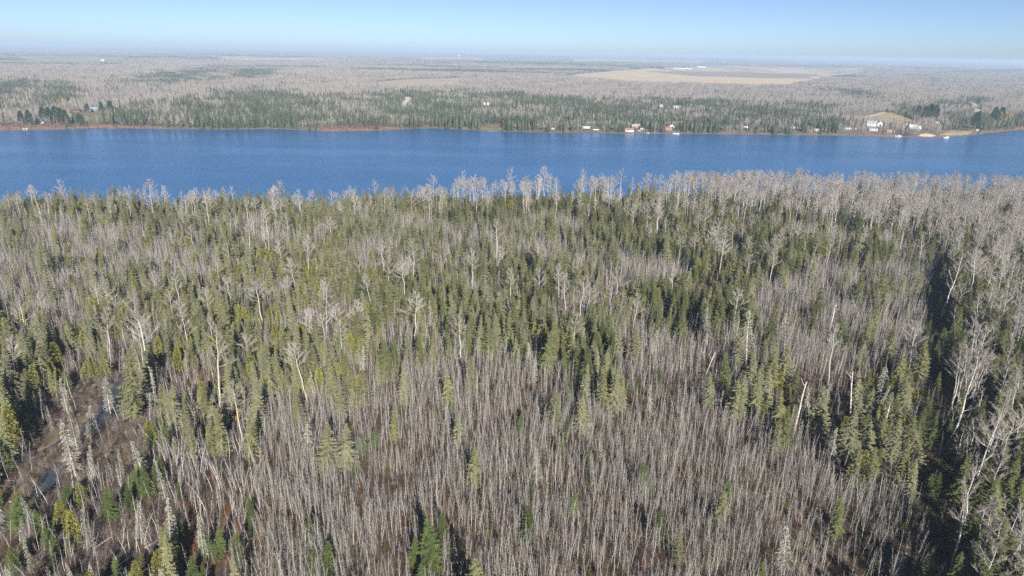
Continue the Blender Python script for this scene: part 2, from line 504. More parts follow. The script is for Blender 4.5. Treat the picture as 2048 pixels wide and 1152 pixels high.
def bush(seed, H=2.0, R=1.1, n=46, mat='shrub', tw=0.022, leaf=0):
    r = random.Random(seed); cr = MB()
    for i in range(n):
        az = r.uniform(0, 6.28); o = np.array([math.cos(az), math.sin(az), 0]) * r.uniform(0, .45) * R
        a2 = az + r.uniform(-.7, .7); h = H * r.uniform(.5, 1.05); q = r.uniform(.1, .7) * R
        e = o + np.array([math.cos(a2) * q, math.sin(a2) * q, h])
        s_ = unit(np.cross(e - o, (r.uniform(-1, 1), r.uniform(-1, 1), .1)))
        cr.tri(o - s_ * tw, o + s_ * tw, e, r.random())
        for k in range(3):
            s = r.uniform(.35, .9); b = o + (e - o) * s
            d2 = unit((e - o) / h + np.array([r.uniform(-.9, .9), r.uniform(-.9, .9), r.uniform(-.2, .4)]))
            s2 = unit(np.cross(d2, (r.uniform(-1, 1), r.uniform(-1, 1), .3)))
            L = H * r.uniform(.2, .4)
            cr.tri(b - s2 * tw * .7, b + s2 * tw * .7, b + d2 * L, r.random())
            for w in range(leaf):
                c = b + d2 * L * r.uniform(.2, 1) + np.array([r.uniform(-.15, .15) for _ in range(3)])
                n_ = np.array([r.uniform(-1, 1) for _ in range(3)]); n2 = np.array([r.uniform(-1, 1) for _ in range(3)])
                cr.tri(c, c + unit(n_) * .16, c + unit(n2) * .16, r.random())
    return {'stems': (*cr.arrays(), M[mat])}

def leafy(seed, H=14.0, mat='gold', R=2.2, n=380):
    b = bare_tree(seed, H, .13, .35, R, 10, 4, 2)
    r = random.Random(seed); V, F, T, _ = b['crown']
    cr = MB()
    for i in range(n):
        c = V[F[r.randrange(len(F))][2]] + np.array([r.uniform(-.3, .3) for _ in range(3)])
        a = np.array([r.uniform(-1, 1) for _ in range(3)]); d = np.array([r.uniform(-1, 1) for _ in range(3)])
        cr.tri(c, c + unit(a) * .42, c + unit(d) * .42, r.random())
    return {'trunk': b['trunk'], 'crown': b['crown'], 'leaves': (*cr.arrays(), M[mat])}

# low detail trees for the other side of the lake
def far_conifer(seed, H=13.0, R=1.7, mat='far_spruce'):
    r = random.Random(seed); cr = MB(); tr = MB()
    tr.tube([(0, 0, 0), (0, 0, H * .9)], [.13, .04], 3)
    nl = 13
    for l in range(nl):
        t = l / nl; z = H * (.1 + .9 * t); rr = R * (1 - t) ** .85 * r.uniform(.75, 1.15) + .15
        k = 7
        for i in range(k):
            az = 6.283 * i / k + r.uniform(-.4, .4)
            d = np.array([math.cos(az), math.sin(az), 0]); s_ = np.array([-d[1], d[0], 0])
            q = rr * r.uniform(.7, 1.2)
            cr.tri(np.array([0, 0, z + H * .06]), d * q + s_ * q * .42 + np.array([0, 0, z - q * .45]), d * q * .8 - s_ * q * .42 + np.array([0, 0, z - q * .35]), r.random())
    return {'trunk': (*tr.arrays(), M['conifer_bark']), 'crown': (*cr.arrays(), M[mat])}
def far_bare(seed, H=13.0, R=1.7, n=54, w=.085, clear=.35, twig='twig_far', tr_r=.10):
    r = random.Random(seed); cr = MB(); tr = MB()
    tr.tube([(0, 0, 0), (r.uniform(-.3, .3), 0, H * .6), (r.uniform(-.5, .5), 0, H * .95)], [tr_r, tr_r * .8, .03], 3, t=r.random())
    for i in range(n):
        t = r.random(); z = H * (clear + (.92 - clear) * t); az = r.uniform(0, 6.28); el = r.uniform(.45, 1.15)
        L = R * (1.15 - .6 * t) * r.uniform(.6, 1.2)
        d = np.array([math.cos(az) * math.cos(el), math.sin(az) * math.cos(el), math.sin(el)])
        p = np.array([0, 0, z]) + d * L * r.uniform(0, .5)
        s_ = unit(np.cross(d, (r.uniform(-1, 1), r.uniform(-1, 1), .3)))
        cr.tri(p - s_ * w, p + s_ * w, p + d * L, r.random())
    return {'trunk': (*tr.arrays(), M['pale_twig' if tr_r > .12 else 'twig_far']), 'crown': (*cr.arrays(), M[twig])}

# ------------------------------------------------------------------ linking helpers
COL = scene.collection
def tag(o, label=None, cat=None, group=None, kind=None):
    for k, v in (('label', label), ('category', cat), ('group', group), ('kind', kind)):
        if v: o[k] = v
    return o
def obj(name, mb, mat, parent=None):
    me = make_mesh(name, [(*mb.arrays(), mat)]) if isinstance(mb, MB) else mb
    o = bpy.data.objects.new(name, me)
    COL.objects.link(o)
    if parent: o.parent = parent
    return o
def empty(name, loc, rz=0.0):
    o = bpy.data.objects.new(name, None)
    o.empty_display_size = 0.3
    COL.objects.link(o)
    o.location = loc; o.rotation_euler = (0, 0, rz)
    return o

class Kind:
    """a kind of plant: variants with meshes of their parts (for single plants) and joined meshes (for masses)"""
    def __init__(s, name, variants, heights):
        s.name = name; s.h = heights; s.parts = []; s.coll = bpy.data.collections.new('source_' + name)
        for i, v in enumerate(variants):
            s.parts.append({p: make_mesh(f'{name}_{p}', [g]) for p, g in v.items()})
            o = bpy.data.objects.new(f'source_{name}_{i:02d}', make_mesh(f'{name}_whole', list(v.values())))
            s.coll.objects.link(o)
    def place(s, i, loc, rz, sxy, sz, lean=(0, 0)):
        e = bpy.data.objects.new(s.name, None); e.empty_display_size = .3
        COL.objects.link(e)
        e.location = loc; e.scale = (sxy, sxy, sz)
        e.rotation_euler = Euler((lean[0], lean[1], 0)).to_matrix().to_4x4().__matmul__(Matrix.Rotation(rz, 4, 'Z')).to_euler()
        for p, me in s.parts[i].items():
            c = bpy.data.objects.new(p.split('.')[0], me); COL.objects.link(c); c.parent = e
        return e

def scatter(name, coll, P, var, rotv, scl, label, cat):
    """one object of kind stuff whose points carry the plants of a collection"""
    me = bpy.data.meshes.new(name)
    n = len(P)
    me.vertices.add(n); me.vertices.foreach_set('co', np.asarray(P, np.float32).ravel())
    a = me.attributes.new('variant', 'INT', 'POINT'); a.data.foreach_set('value', np.asarray(var, np.int32))
    a = me.attributes.new('turn', 'FLOAT_VECTOR', 'POINT'); a.data.foreach_set('vector', np.asarray(rotv, np.float32).ravel())
    a = me.attributes.new('size', 'FLOAT_VECTOR', 'POINT'); a.data.foreach_set('vector', np.asarray(scl, np.float32).ravel())
    o = bpy.data.objects.new(name, me); COL.objects.link(o)
    ng = bpy.data.node_groups.new(name, 'GeometryNodeTree')
    ng.interface.new_socket('Geometry', in_out='INPUT', socket_type='NodeSocketGeometry')
    ng.interface.new_socket('Geometry', in_out='OUTPUT', socket_type='NodeSocketGeometry')
    gi = ng.nodes.new('NodeGroupInput'); go = ng.nodes.new('NodeGroupOutput')
    ip = ng.nodes.new('GeometryNodeInstanceOnPoints'); ci = ng.nodes.new('GeometryNodeCollectionInfo')
    ci.inputs['Collection'].default_value = coll; ci.inputs['Separate Children'].default_value = True; ci.inputs['Reset Children'].default_value = True
    ip.inputs['Pick Instance'].default_value = True
    def na(nm, dt):
        q = ng.nodes.new('GeometryNodeInputNamedAttribute'); q.data_type = dt; q.inputs['Name'].default_value = nm
        return next(x for x in q.outputs if x.enabled and x.name == 'Attribute')
    L = ng.links.new
    L(gi.outputs[0], ip.inputs['Points']); L(ci.outputs[0], ip.inputs['Instance'])
    L(na('variant', 'INT'), ip.inputs['Instance Index']); L(na('turn', 'FLOAT_VECTOR'), ip.inputs['Rotation']); L(na('size', 'FLOAT_VECTOR'), ip.inputs['Scale'])
    L(ip.outputs[0], go.inputs[0])
    md = o.modifiers.new('plants', 'NODES'); md.node_group = ng
    return tag(o, label, cat, None, 'stuff')

# ------------------------------------------------------------------ ground
def axis_steps(segs):
    out = []
    for a, b, st in segs:
        out += list(np.arange(a, b, st))
    return np.array(out + [segs[-1][1]])
xp = np.concatenate([np.arange(0, 460, 4.0), np.arange(460, 1000, 12.0), np.geomspace(1000, 45000, 46)])
xs = np.concatenate([-xp[:0:-1], xp])
_ym = float(FSY.max())
ys = np.concatenate([np.arange(-80, 60, 8.0), np.arange(60, 580, 3.0), np.arange(580, 880, 25.0), np.arange(880, _ym + 60, 5.0), np.geomspace(_ym + 64, 45000, 150)])
_cc = np.concatenate([_cr, _cr2])[:, :2]
_cc = _cc[_cc[:, 0] > -230]
xs = np.unique(np.concatenate([xs, np.arange(_cc[:, 0].min() - 6, _cc[:, 0].max() + 6, 1.1)])); ys = np.unique(np.concatenate([ys, np.arange(_cc[:, 1].min() - 6, _cc[:, 1].max() + 6, 1.1)]))
GX, GY = np.meshgrid(xs, ys)
GZ = gz(GX, GY)
nx, ny = len(xs), len(ys)
gv = np.stack([GX, GY, GZ], -1).reshape(-1, 3)
ii = (np.arange(ny - 1)[:, None] * nx + np.arange(nx - 1)[None]).ravel()
gf = np.concatenate([np.stack([ii, ii + 1, ii + nx + 1], -1), np.stack([ii, ii + nx + 1, ii + nx], -1)])

gm, nt, b = new_mat('forest_floor')
geo = N(nt, 'ShaderNodeNewGeometry')
pos = geo.outputs['Position']
n1 = noise(nt, pos, 0.05, 5); n2 = noise(nt, pos, 0.6, 6, .7); n3 = noise(nt, pos, 0.012, 4); n4 = noise(nt, pos, 0.0016, 5); n5 = noise(nt, pos, 2.6, 4, .8)
c = mixc(nt, ramp(nt, n2, .3, .7), (0.045, 0.032, 0.028), (0.12, 0.088, 0.07))
c = mixc(nt, ramp(nt, n1, .48, .68), c, (0.19, 0.155, 0.085))
c2 = mixc(nt, ramp(nt, n3, .55, .72), c, (0.15, 0.085, 0.05))
c2 = mixc(nt, ramp(nt, n5, .55, .8), c2, (0.18, 0.14, 0.11))
sp = N(nt, 'ShaderNodeSeparateXYZ'); nt.links.new(pos, sp.inputs[0])
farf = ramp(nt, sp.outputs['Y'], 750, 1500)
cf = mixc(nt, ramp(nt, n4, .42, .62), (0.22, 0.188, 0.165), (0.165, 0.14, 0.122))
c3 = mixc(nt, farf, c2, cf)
nt.links.new(c3, b.inputs['Base Color'])
bp = N(nt, 'ShaderNodeBump'); bp.inputs['Strength'].default_value = .6; bp.inputs['Distance'].default_value = .3
nt.links.new(n5, bp.inputs['Height']); nt.links.new(bp.outputs[0], b.inputs['Normal'])
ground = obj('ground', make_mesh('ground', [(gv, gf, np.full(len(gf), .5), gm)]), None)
tag(ground, 'brown leaf-covered forest floor reaching the horizon', None, None, 'structure')

# ------------------------------------------------------------------ lake and creek water
def water_mat(name, base, rough, s1, s2, strength, tint=None):
    m, nt, b = new_mat(name)
    geo = N(nt, 'ShaderNodeNewGeometry'); pos = geo.outputs['Position']
    mp = N(nt, 'ShaderNodeMapping'); mp.inputs['Scale'].default_value = (0.5, 1.6, 1)
    mp.inputs['Rotation'].default_value = (0, 0, R_(12))
    nt.links.new(pos, mp.inputs['Vector'])
    a = noise(nt, pos, s1, 3); c = noise(nt, mp.outputs[0], s2, 3); wind = noise(nt, mp.outputs[0], 0.007, 4)
    add = N(nt, 'ShaderNodeMath', operation='ADD'); nt.links.new(a, add.inputs[0]); nt.links.new(c, add.inputs[1])
    bp = N(nt, 'ShaderNodeBump'); bp.inputs['Distance'].default_value = 1.0
    mr = N(nt, 'ShaderNodeMapRange'); nt.links.new(wind, mr.inputs[0]); mr.inputs[1].default_value = .35; mr.inputs[2].default_value = .65
    mr.inputs[3].default_value = strength * .12; mr.inputs[4].default_value = strength
    nt.links.new(mr.outputs[0], bp.inputs['Strength'])
    nt.links.new(add.outputs[0], bp.inputs['Height']); nt.links.new(bp.outputs[0], b.inputs['Normal'])
    b.inputs['Base Color'].default_value = (*base, 1)
    b.inputs['Roughness'].default_value = rough
    b.inputs['IOR'].default_value = 1.33
    b.inputs['Specular IOR Level'].default_value = 0.5
    return m
wm = MB()
wm.poly([(-6000, 400, 0), (6000, 400, 0), (6000, _ym + 40, 0), (-6000, _ym + 40, 0)])
lake = obj('lake_water', wm, water_mat('lake_water', (0.009, 0.086, 0.235), 0.2, 0.45, 0.12, 0.6))
tag(lake, 'wide blue lake crossing between the two forests', None, None, 'structure')
def strip(line, widths, z, n=6):
    mb = MB(); P = []
    for i in range(len(line)):
        a = np.array(line[max(0, i - 1)][:2]); c = np.array(line[min(len(line) - 1, i + 1)][:2])
        d = unit(c - a); s = np.array([-d[1], d[0]])
        P.append((np.array(line[i][:2]) - s * widths[i], np.array(line[i][:2]) + s * widths[i]))
    return P
def water_strip(name, cr, label):
    P = strip(cr, [w * 2.2 for w in cr[:, 2]], 2.5); mb = MB()
    for (a, b_), (c, d) in zip(P[:-1], P[1:]):
        mb.poly([(*a, 2.75), (*b_, 2.75), (*d, 2.75), (*c, 2.75)])
    return tag(obj(name, mb, M['creek']), label, None, None, 'structure')
M['creek'] = water_mat('creek_water', (0.05, 0.055, 0.066), 0.05, 1.5, .9, 0.03)
water_strip('creek_water', _cr, 'still dark creek pool between dead spruces')
water_strip('pond_water', _cr2, 'small boggy pool below the creek')

# ------------------------------------------------------------------ fields, lawns, roads: sheets that lie on the terrain
def sheet(name, poly_px, cell, mat, lift, label, yscale=1.0):
    P = np.array([ground_at(u, v)[:2] for u, v in poly_px])
    x0, y0 = P.min(0); x1, y1 = P.max(0)
    cy_ = cell * yscale
    gx = np.arange(x0 - cell, x1 + cell, cell); gy = np.arange(y0 - cy_, y1 + cy_, cy_)
    X, Y = np.meshgrid(gx, gy)
    keep = inpoly(X[:-1, :-1] + cell / 2 + wav(X[:-1, :-1], Y[:-1, :-1], cell * 9, 4) * cell, Y[:-1, :-1] + cy_ / 2 + wav(X[:-1, :-1], Y[:-1, :-1], cell * 7, 2) * cell, [tuple(p) for p in P])
    Z = gz(X, Y) + lift
    V = np.stack([X, Y, Z], -1).reshape(-1, 3)
    r_, c_ = np.nonzero(keep); i0 = r_ * len(gx) + c_
    F = np.concatenate([np.stack([i0, i0 + 1, i0 + len(gx) + 1], -1), np.stack([i0, i0 + len(gx) + 1, i0 + len(gx)], -1)])
    used, inv = np.unique(F, return_inverse=True)
    me = make_mesh(name, [(V[used], inv.reshape(-1, 3), np.full(len(F), .5), mat)])
    return tag(obj(name, me, None), label, None, None, 'structure'), P
def road(name, pts_px, width, mat, lift, label):
    P = [np.array(ground_at(u, v)[:2]) for u, v in pts_px]
    L = []
    for a, b_ in zip(P[:-1], P[1:]):
        n = max(2, int(np.linalg.norm(b_ - a) / 5)); L += [a + (b_ - a) * i / n for i in range(n)]
    L.append(P[-1])
    S = strip(L, [width / 2] * len(L), 0); mb = MB()
    for (a, b_), (c, d) in zip(S[:-1], S[1:]):
        mb.poly([(p[0], p[1], float(gz(p[0], p[1])) + lift) for p in (a, c, d, b_)])
    return tag(obj(name, mb, mat), label, None, None, 'structure'), L
M['stubble'] = plain('stubble', (0.54, 0.40, 0.25), .95, .18, .01)
nt = M['stubble'].node_tree                       # rows and damp patches of the field
g_ = N(nt, 'ShaderNodeNewGeometry'); mp_ = N(nt, 'ShaderNodeMapping'); mp_.inputs['Scale'].default_value = (.0012, .03, 1); mp_.inputs['Rotation'].default_value = (0, 0, R_(8))
nt.links.new(g_.outputs['Position'], mp_.inputs['Vector'])
nt.links.new(mixc(nt, ramp(nt, noise(nt, mp_.outputs[0], 1.0, 4, .6), .35, .68), (0.56, 0.43, 0.28), (0.40, 0.31, 0.215)), nt.nodes['Principled BSDF'].inputs['Base Color'])
M['old_stubble'] = plain('old_stubble', (0.37, 0.30, 0.225), .95, .2, .02)
M['fallow'] = plain('fallow', (0.25, 0.21, 0.17), .95, .2, .01)
M['pasture'] = plain('pasture', (0.25, 0.27, 0.10), .95, .25, .02)
M['lawn'] = plain('lawn', (0.145, 0.14, 0.07), .95, .3, .15)
M['gravel'] = plain('gravel', (0.50, 0.44, 0.37), .95, .12, .5)
M['sand'] = plain('sand', (0.50, 0.38, 0.26), .95, .15, .3)
M['dry_grass'] = plain('dry_grass', (0.30, 0.235, 0.125), .95, .3, .12)
M['bank'] = plain('bank_scrub', (0.19, 0.125, 0.085), .95, .35, .2)
FIELDS = [
    ('stubble_field', [(1120, 151), (1290, 137), (1440, 131), (1735, 137), (1740, 150), (1660, 156), (1580, 174), (1440, 172), (1250, 166)], 14, 'stubble', 'large tan stubble field beyond the right half of the far wood'),
    ('fallow_strip', [(1290, 142.5), (1440, 143), (1640, 149), (1610, 157), (1400, 152.5)], 14, 'fallow', 'grey fallow strip across the tan stubble field'),
    ('stubble_field', [(735, 166), (830, 158), (925, 155), (930, 172), (800, 178)], 8, 'old_stubble', 'small tan field in the middle of the far wood'),
    ('green_field', [(20, 111), (260, 114), (290, 125), (60, 126)], 25, 'pasture', 'thin green field near the horizon, leftmost field'),
    ('stubble_field', [(420, 112), (650, 115.5), (650, 125), (440, 122)], 25, 'stubble', 'thin tan field near the horizon between two far woods'),
    ('stubble_field', [(840, 113.5), (970, 115), (970, 122), (840, 120)], 30, 'stubble', 'narrow tan strip near the horizon in mid picture'),
    ('stubble_field', [(1140, 117), (1410, 120.5), (1410, 129), (1140, 125)], 30, 'stubble', 'long narrow tan strip near the horizon behind the barns'),
    ('green_field', [(2025, 172), (2100, 172), (2100, 186), (2035, 183)], 8, 'pasture', 'green meadow at the far right edge of the wood'),
    ('lawn', [(140, 226), (196, 226), (222, 240), (200, 247), (145, 244)], 2.2, 'lawn', 'lawn sloping down to the lake by the pines'),
    ('lawn', [(958, 262), (978, 247), (1004, 249), (1006, 262)], 2.2, 'lawn', 'small lawn at the shore by a red bush'),
    ('lawn', [(1186, 261), (1192, 250), (1212, 262)], 2.2, 'lawn', 'grass plot by the upturned white boat'),
    ('lawn', [(1343, 255), (1345, 246), (1372, 246), (1366, 256)], 2.2, 'lawn', 'grass slope between the shore spruces and the track'),
    ('beach', [(1838, 272), (1850, 266), (1872, 271), (1866, 274.5)], 1.6, 'sand', 'pale sandy beach below the grey gabled cottage'),
    ('meadow', [(1880, 271), (1895, 262), (1950, 262), (1935, 270)], 1.6, 'dry_grass', 'yellow mown grass at the far right shore'),
    ('meadow', [(1670, 238), (1690, 230), (1725, 232), (1780, 226), (1815, 235), (1838, 248), (1800, 247), (1740, 243)], 2, 'dry_grass', 'dry grassy clearing on the slope behind the white houses'),
    ('bank', [(-60, 261), (-60, 252), (60, 250), (130, 246), (200, 249), (330, 254), (330, 258), (200, 256.5), (100, 260)], 2.2, 'bank', 'rusty scrub bank along the left part of the far shore'),
    ('bank', [(640, 262.5), (620, 255), (700, 250), (770, 252), (800, 258), (740, 261.5)], 2.2, 'bank', 'reddish low scrub point jutting into the lake'),
    ('bank', [(1935, 271), (1950, 265), (2048, 252), (2100, 247), (2100, 254), (2040, 260), (1960, 268)], 2.2, 'bank', 'rusty shore strip at the far right of the lake'),
]
CLEAR_POLYS = []
for i, (nm, poly, cell, mt, lb) in enumerate(FIELDS):
    o_, P_ = sheet(nm, poly, cell, M[mt], .06 + .012 * (i % 3) + (.15 if cell > 5 else 0), lb, 1.0)
    if nm == 'fallow_strip': o_.location.z += .4
    CLEAR_POLYS.append((P_, nm))
ROADS = [
    ('gravel_road', [(804, 219), (811, 206), (818, 198), (812, 194)], 10, 'wide pale gravel road climbing through the far wood'),
    ('gravel_road', [(1163, 246), (1225, 246)], 4, 'straight pale track behind the shore spruces'),
    ('gravel_road', [(1290, 245), (1330, 245), (1385, 245)], 4, 'pale track behind the lake cottages in mid shore'),
    ('dirt_track', [(1690, 241), (1715, 237), (1750, 230), (1772, 225)], 4, 'dirt track slanting up the grassy slope'),
    ('gravel_road', [(1957, 236), (1955, 222), (1950, 210), (1938, 203)], 8, 'curving gravel road climbing behind the far right shore'),
    ('gravel_road', [(1590, 255), (1612, 259), (1630, 263)], 5, 'bare drive running down to the tan boathouse'),
]
ROAD_LINES = []
for nm, pts, w, lb in ROADS:
    o_, L_ = road(nm, pts, w * 1.3, M['gravel'], .16, lb)
    ROAD_LINES.append((np.array(L_), w))
# ------------------------------------------------------------------ plant kinds
K = {}
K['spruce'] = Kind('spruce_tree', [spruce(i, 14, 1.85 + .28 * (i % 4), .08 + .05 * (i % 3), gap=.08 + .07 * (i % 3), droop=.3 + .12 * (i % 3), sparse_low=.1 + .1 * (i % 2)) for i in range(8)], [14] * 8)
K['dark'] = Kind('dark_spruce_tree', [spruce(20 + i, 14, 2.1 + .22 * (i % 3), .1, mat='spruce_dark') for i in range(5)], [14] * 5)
K['fir'] = Kind('fir_tree', [spruce(40 + i, 8, 1.7 + .15 * (i % 2), .05, 'fir', .26, .12, .06, .18, 8) for i in range(4)], [8] * 4)
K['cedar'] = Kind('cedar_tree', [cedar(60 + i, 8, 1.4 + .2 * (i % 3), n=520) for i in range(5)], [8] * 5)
K['dead'] = Kind('dead_spruce_tree', [dead_spruce(80 + i, 12) for i in range(4)], [12] * 4)
K['aspen'] = Kind('aspen_tree', [bare_tree(100 + i, 20, .19, .5 + .05 * (i % 3), 3.5 + .35 * (i % 3), 13 + i % 4, 7 + i % 3, 8, tw=.026, upness=.85 + .06 * (i % 4), crook=.15 + .08 * (i % 3)) for i in range(9)], [20] * 9)
K['birch'] = Kind('birch_tree', [bare_tree(120 + i, 17, .2, .38, 3.0, 12, 6, 6, 'birch_bark', 'pale_twig', .3, lean=.10, upness=1.0) for i in range(6)], [17] * 6)
K['sapling'] = Kind('aspen_sapling', [sapling(140 + i, 9.5, .032 + .009 * (i % 3), 42 + 5 * (i % 4)) for i in range(14)], [9.5] * 14)
K['paper'] = Kind('white_birch_sapling', [sapling(240 + i, 8, .075, 26, .45, 'twig', 'birch_bark', .02, 2, 1.3) for i in range(6)], [8] * 6)
K['snag'] = Kind('birch_snag', [snag(160 + i) for i in range(4)], [9] * 4)
K['bush'] = Kind('bush', [bush(180 + i, 2.0, 1.2, 46) for i in range(4)] + [bush(190, 1.6, 1.2, 30, 'green_shrub', leaf=1), bush(191, 2.2, 1.2, 30, 'russet', leaf=1), bush(192, .8, 1.0, 90, 'sedge', .03), bush(193, 3.0, 1.9, 70, 'alder', .02), bush(194, 2.6, 1.6, 60, 'alder', .02)], [2.0] * 9)
K['gold'] = Kind('golden_aspen_tree', [leafy(200 + i, 13) for i in range(3)], [13] * 3)

ZONES = [  # by where the crowns show; plants for each square metre
    (None, dict(spruce=.011, cedar=.007, sapling=.28, dead=.003, aspen=.0012, fir=.004, bush=.32)),
    # conifer belt on the left
    ([(-700, 560), (200, 640), (330, 560), (700, 470), (780, 700), (560, 800), (330, 810), (-700, 900)], dict(spruce=.022, cedar=.020, sapling=.20, dead=.004, aspen=.0016, fir=.004, bush=.14)),
    ([(-700, 380), (900, 380), (900, 440), (330, 440), (120, 430), (-700, 450)], dict(spruce=.020, cedar=.015, sapling=.18, aspen=.003, bush=.08, dead=.003)),
    # darker belt in the middle
    ([(820, 500), (960, 520), (1100, 530), (1240, 640), (1240, 780), (1000, 720), (760, 720), (640, 590)], dict(spruce=.018, dark=.016, cedar=.007, sapling=.22, dead=.004, aspen=.002, bush=.18)),
    ([(900, 400), (1180, 390), (1500, 420), (1640, 480), (1880, 500), (1640, 520), (1480, 560), (1180, 470), (900, 430)], dict(spruce=.012, dark=.018, cedar=.018, sapling=.10, aspen=.004, bush=.25)),
    ([(1280, 540), (1480, 530), (1500, 640), (1300, 640)], dict(dark=.036, spruce=.008, cedar=.012, sapling=.06, aspen=.002, dead=.004, bush=.32)),
    # bare sapling stands
    ([(470, 860), (560, 815), (700, 800), (770, 730), (880, 690), (980, 715), (1110, 770), (1240, 810), (1420, 790), (1520, 830), (1560, 900), (1640, 920), (1720, 960), (1830, 1010), (1880, 1300), (520, 1300), (500, 1080), (400, 940)],
     dict(sapling=.42, spruce=.0012, fir=.0034, dead=.0004, bush=.32)),
    ([(1490, 575), (1640, 515), (1880, 505), (1885, 690), (1780, 735), (1560, 710), (1520, 640)], dict(sapling=.40, spruce=.003, dark=.003, bush=.32)),
    ([(-700, 450), (120, 440), (330, 450), (330, 520), (250, 570), (150, 640), (60, 600), (-700, 560)], dict(sapling=.40, spruce=.006, cedar=.004, bush=.25)),
    ([(260, 500), (340, 480), (450, 490), (440, 545), (330, 560)], dict(sapling=.38, spruce=.008, cedar=.006, bush=.25)),
    ([(690, 440), (1150, 425), (1200, 480), (1180, 520), (1060, 512), (940, 515), (700, 500)], dict(sapling=.38, spruce=.012, dark=.003, bush=.25)),
    ([(1180, 500), (1370, 505), (1390, 540), (1290, 590), (1180, 560)], dict(sapling=.38, spruce=.006, dark=.003, bush=.32)),
    ([(1230, 640), (1480, 640), (1540, 720), (1500, 790), (1290, 800), (1220, 730)], dict(sapling=.28, spruce=.002, dead=.006, fir=.004, bush=.30)),
    ([(1500, 735), (1780, 740), (1840, 860), (1760, 960), (1640, 900), (1540, 830)], dict(spruce=.010, dead=.007, dark=.004, cedar=.008, sapling=.08, bush=.22, fir=.004)),
    # boggy ground by the creek
    ([(-700, 900), (-40, 860), (120, 770), (290, 740), (330, 860), (400, 960), (450, 1060), (420, 1300), (-700, 1300)], dict(spruce=.005, dead=.007, fir=.014, cedar=.006, sapling=.06, paper=.03, bush=.75)),
    ([(300, 860), (480, 870), (540, 1000), (470, 1100), (350, 1020)], dict(sapling=.22, paper=.16, fir=.006, dead=.001, bush=.25)),
    # tall bare wood along the right and at the lake
    ([(1350, 340), (2900, 340), (2900, 500), (1890, 500), (1860, 470), (1640, 440), (1420, 410)], dict(aspen=.026, dark=.014, cedar=.005, sapling=.07, bush=.25)),
    ([(1890, 480), (2900, 480), (2900, 1600), (1960, 1600), (1925, 1000)], dict(birch=.036, aspen=.012, dark=.034, cedar=.004, sapling=.08, bush=.3)),
    ([(1900, 500), (1975, 480), (2090, 950), (2900, 1250), (2900, 2000), (1960, 2000), (1930, 1000)], dict(birch=.034, aspen=.010, dark=.10, cedar=.006, sapling=.05, bush=.3)),
    # open dark strip beside it
    ([(1855, 560), (1900, 505), (1925, 1000), (1945, 1152), (1862, 1152), (1835, 900)], dict(bush=.8, fir=.016, dark=.006, sapling=.03)),
    ([(1640, 1000), (1850, 1020), (1900, 1400), (1700, 1400)], dict(sapling=.16, fir=.006, dark=.003, bush=.32)),
]
def dens(u, v, key):
    d = np.full(np.shape(u), ZONES[0][1].get(key, 0.0))
    for poly, z in ZONES[1:]:
        d[inpoly(u, v, poly)] = z.get(key, 0.0)
    return d
FRAME_X = lambda y: 0.90 * y + 70
CONIF = ('spruce', 'dark', 'cedar', 'fir')
BOG_VIEW = [(20, 820), (180, 770), (290, 760), (290, 930), (200, 990), (20, 1010)]

def candidates(key, cell, seed, midh):
    r = np.random.default_rng(seed)
    gx, gy = np.meshgrid(np.arange(-580, 610, cell), np.arange(58, 566, cell))
    x = (gx + r.uniform(0, cell, gx.shape)).ravel(); y = (gy + r.uniform(0, cell, gx.shape)).ravel()
    keep = (np.abs(x) < FRAME_X(y) + np.where(x > 0, 30, 0)) & (y < near_shore(x) - 2.0) & (creek_d(x, y) > (.6 if key == 'bush' else 1.2))
    x, y = x[keep], y[keep]; z = gz(x, y)
    u, v, d = project(x, y, z + midh)
    p = dens(u, v, key) * cell * cell
    if key in CONIF:
        ub, vb, _ = project(x, y, z)
        p = np.where(inpoly(ub, vb, BOG_VIEW), p * .12, p)
        p = np.where(vb > 930, p * .6, p)
        clump = 1.2 + 2.1 * wav(x, y, 46, 1) + 1.2 * wav(x, y, 17, 6) + (.5 * wav(x, y, 30, 3) if key == 'cedar' else 0)
    else:
        clump = 1 + .7 * wav(x, y, 30, 2) + .8 * wav(x, y, 8, 6)
    ub, vb, _ = project(x, y, z)
    p = np.where(inpoly(ub, vb, [(150, 780), (300, 765), (300, 965), (110, 980), (60, 930)]), p * (.8 if key == 'bush' else .22), p)
    k = r.random(len(x)) < p * np.clip(clump, .05, 3.2)
    return x[k], y[k], z[k], r

HAND = []       # (kind, u_base, v_base, u_top, v_top, label, variant)
def H_(k, ub, vb, ut, vt, label, var=0): HAND.append((k, ub, vb, ut, vt, label, var))
H_('aspen', 440, 812, 432, 652, 'thick white aspen standing where the conifer belt meets the bare saplings', 0)
H_('aspen', 313, 802, 262, 583, 'very tall leaning aspen with pale crown rising beside the creek conifers', 1)
H_('aspen', 528, 668, 510, 558, 'forked-looking pale aspen behind the thick white trunk, crown over the spruces', 2)
H_('aspen', 424, 660, 410, 572, 'slim pale aspen directly behind the thick white trunk', 3)
H_('aspen', 502, 752, 490, 668, 'short bare aspen just beside the thick white trunk', 4)
H_('aspen', 652, 716, 643, 630, 'bare wide-crowned aspen among the yellow-green cedars', 5)
H_('aspen', 994, 532, 993, 438, 'lone white aspen in the middle of the upper sapling stand', 0)
H_('aspen', 1131, 648, 1127, 548, 'white aspen with round pale crown, left one of a pair in mid wood', 1)
H_('aspen', 1157, 648, 1170, 552, 'white aspen leaning outward, right one of a pair in mid wood', 2)
H_('aspen', 1264, 664, 1280, 588, 'thin leaning aspen beside a yellowish cedar in mid wood', 3)
H_('aspen', 1430, 545, 1432, 470, 'pale aspen over dark spruces right of the middle', 4)
H_('aspen', 1464, 510, 1466, 448, 'pale broad-crowned aspen above the dark spruces', 5)
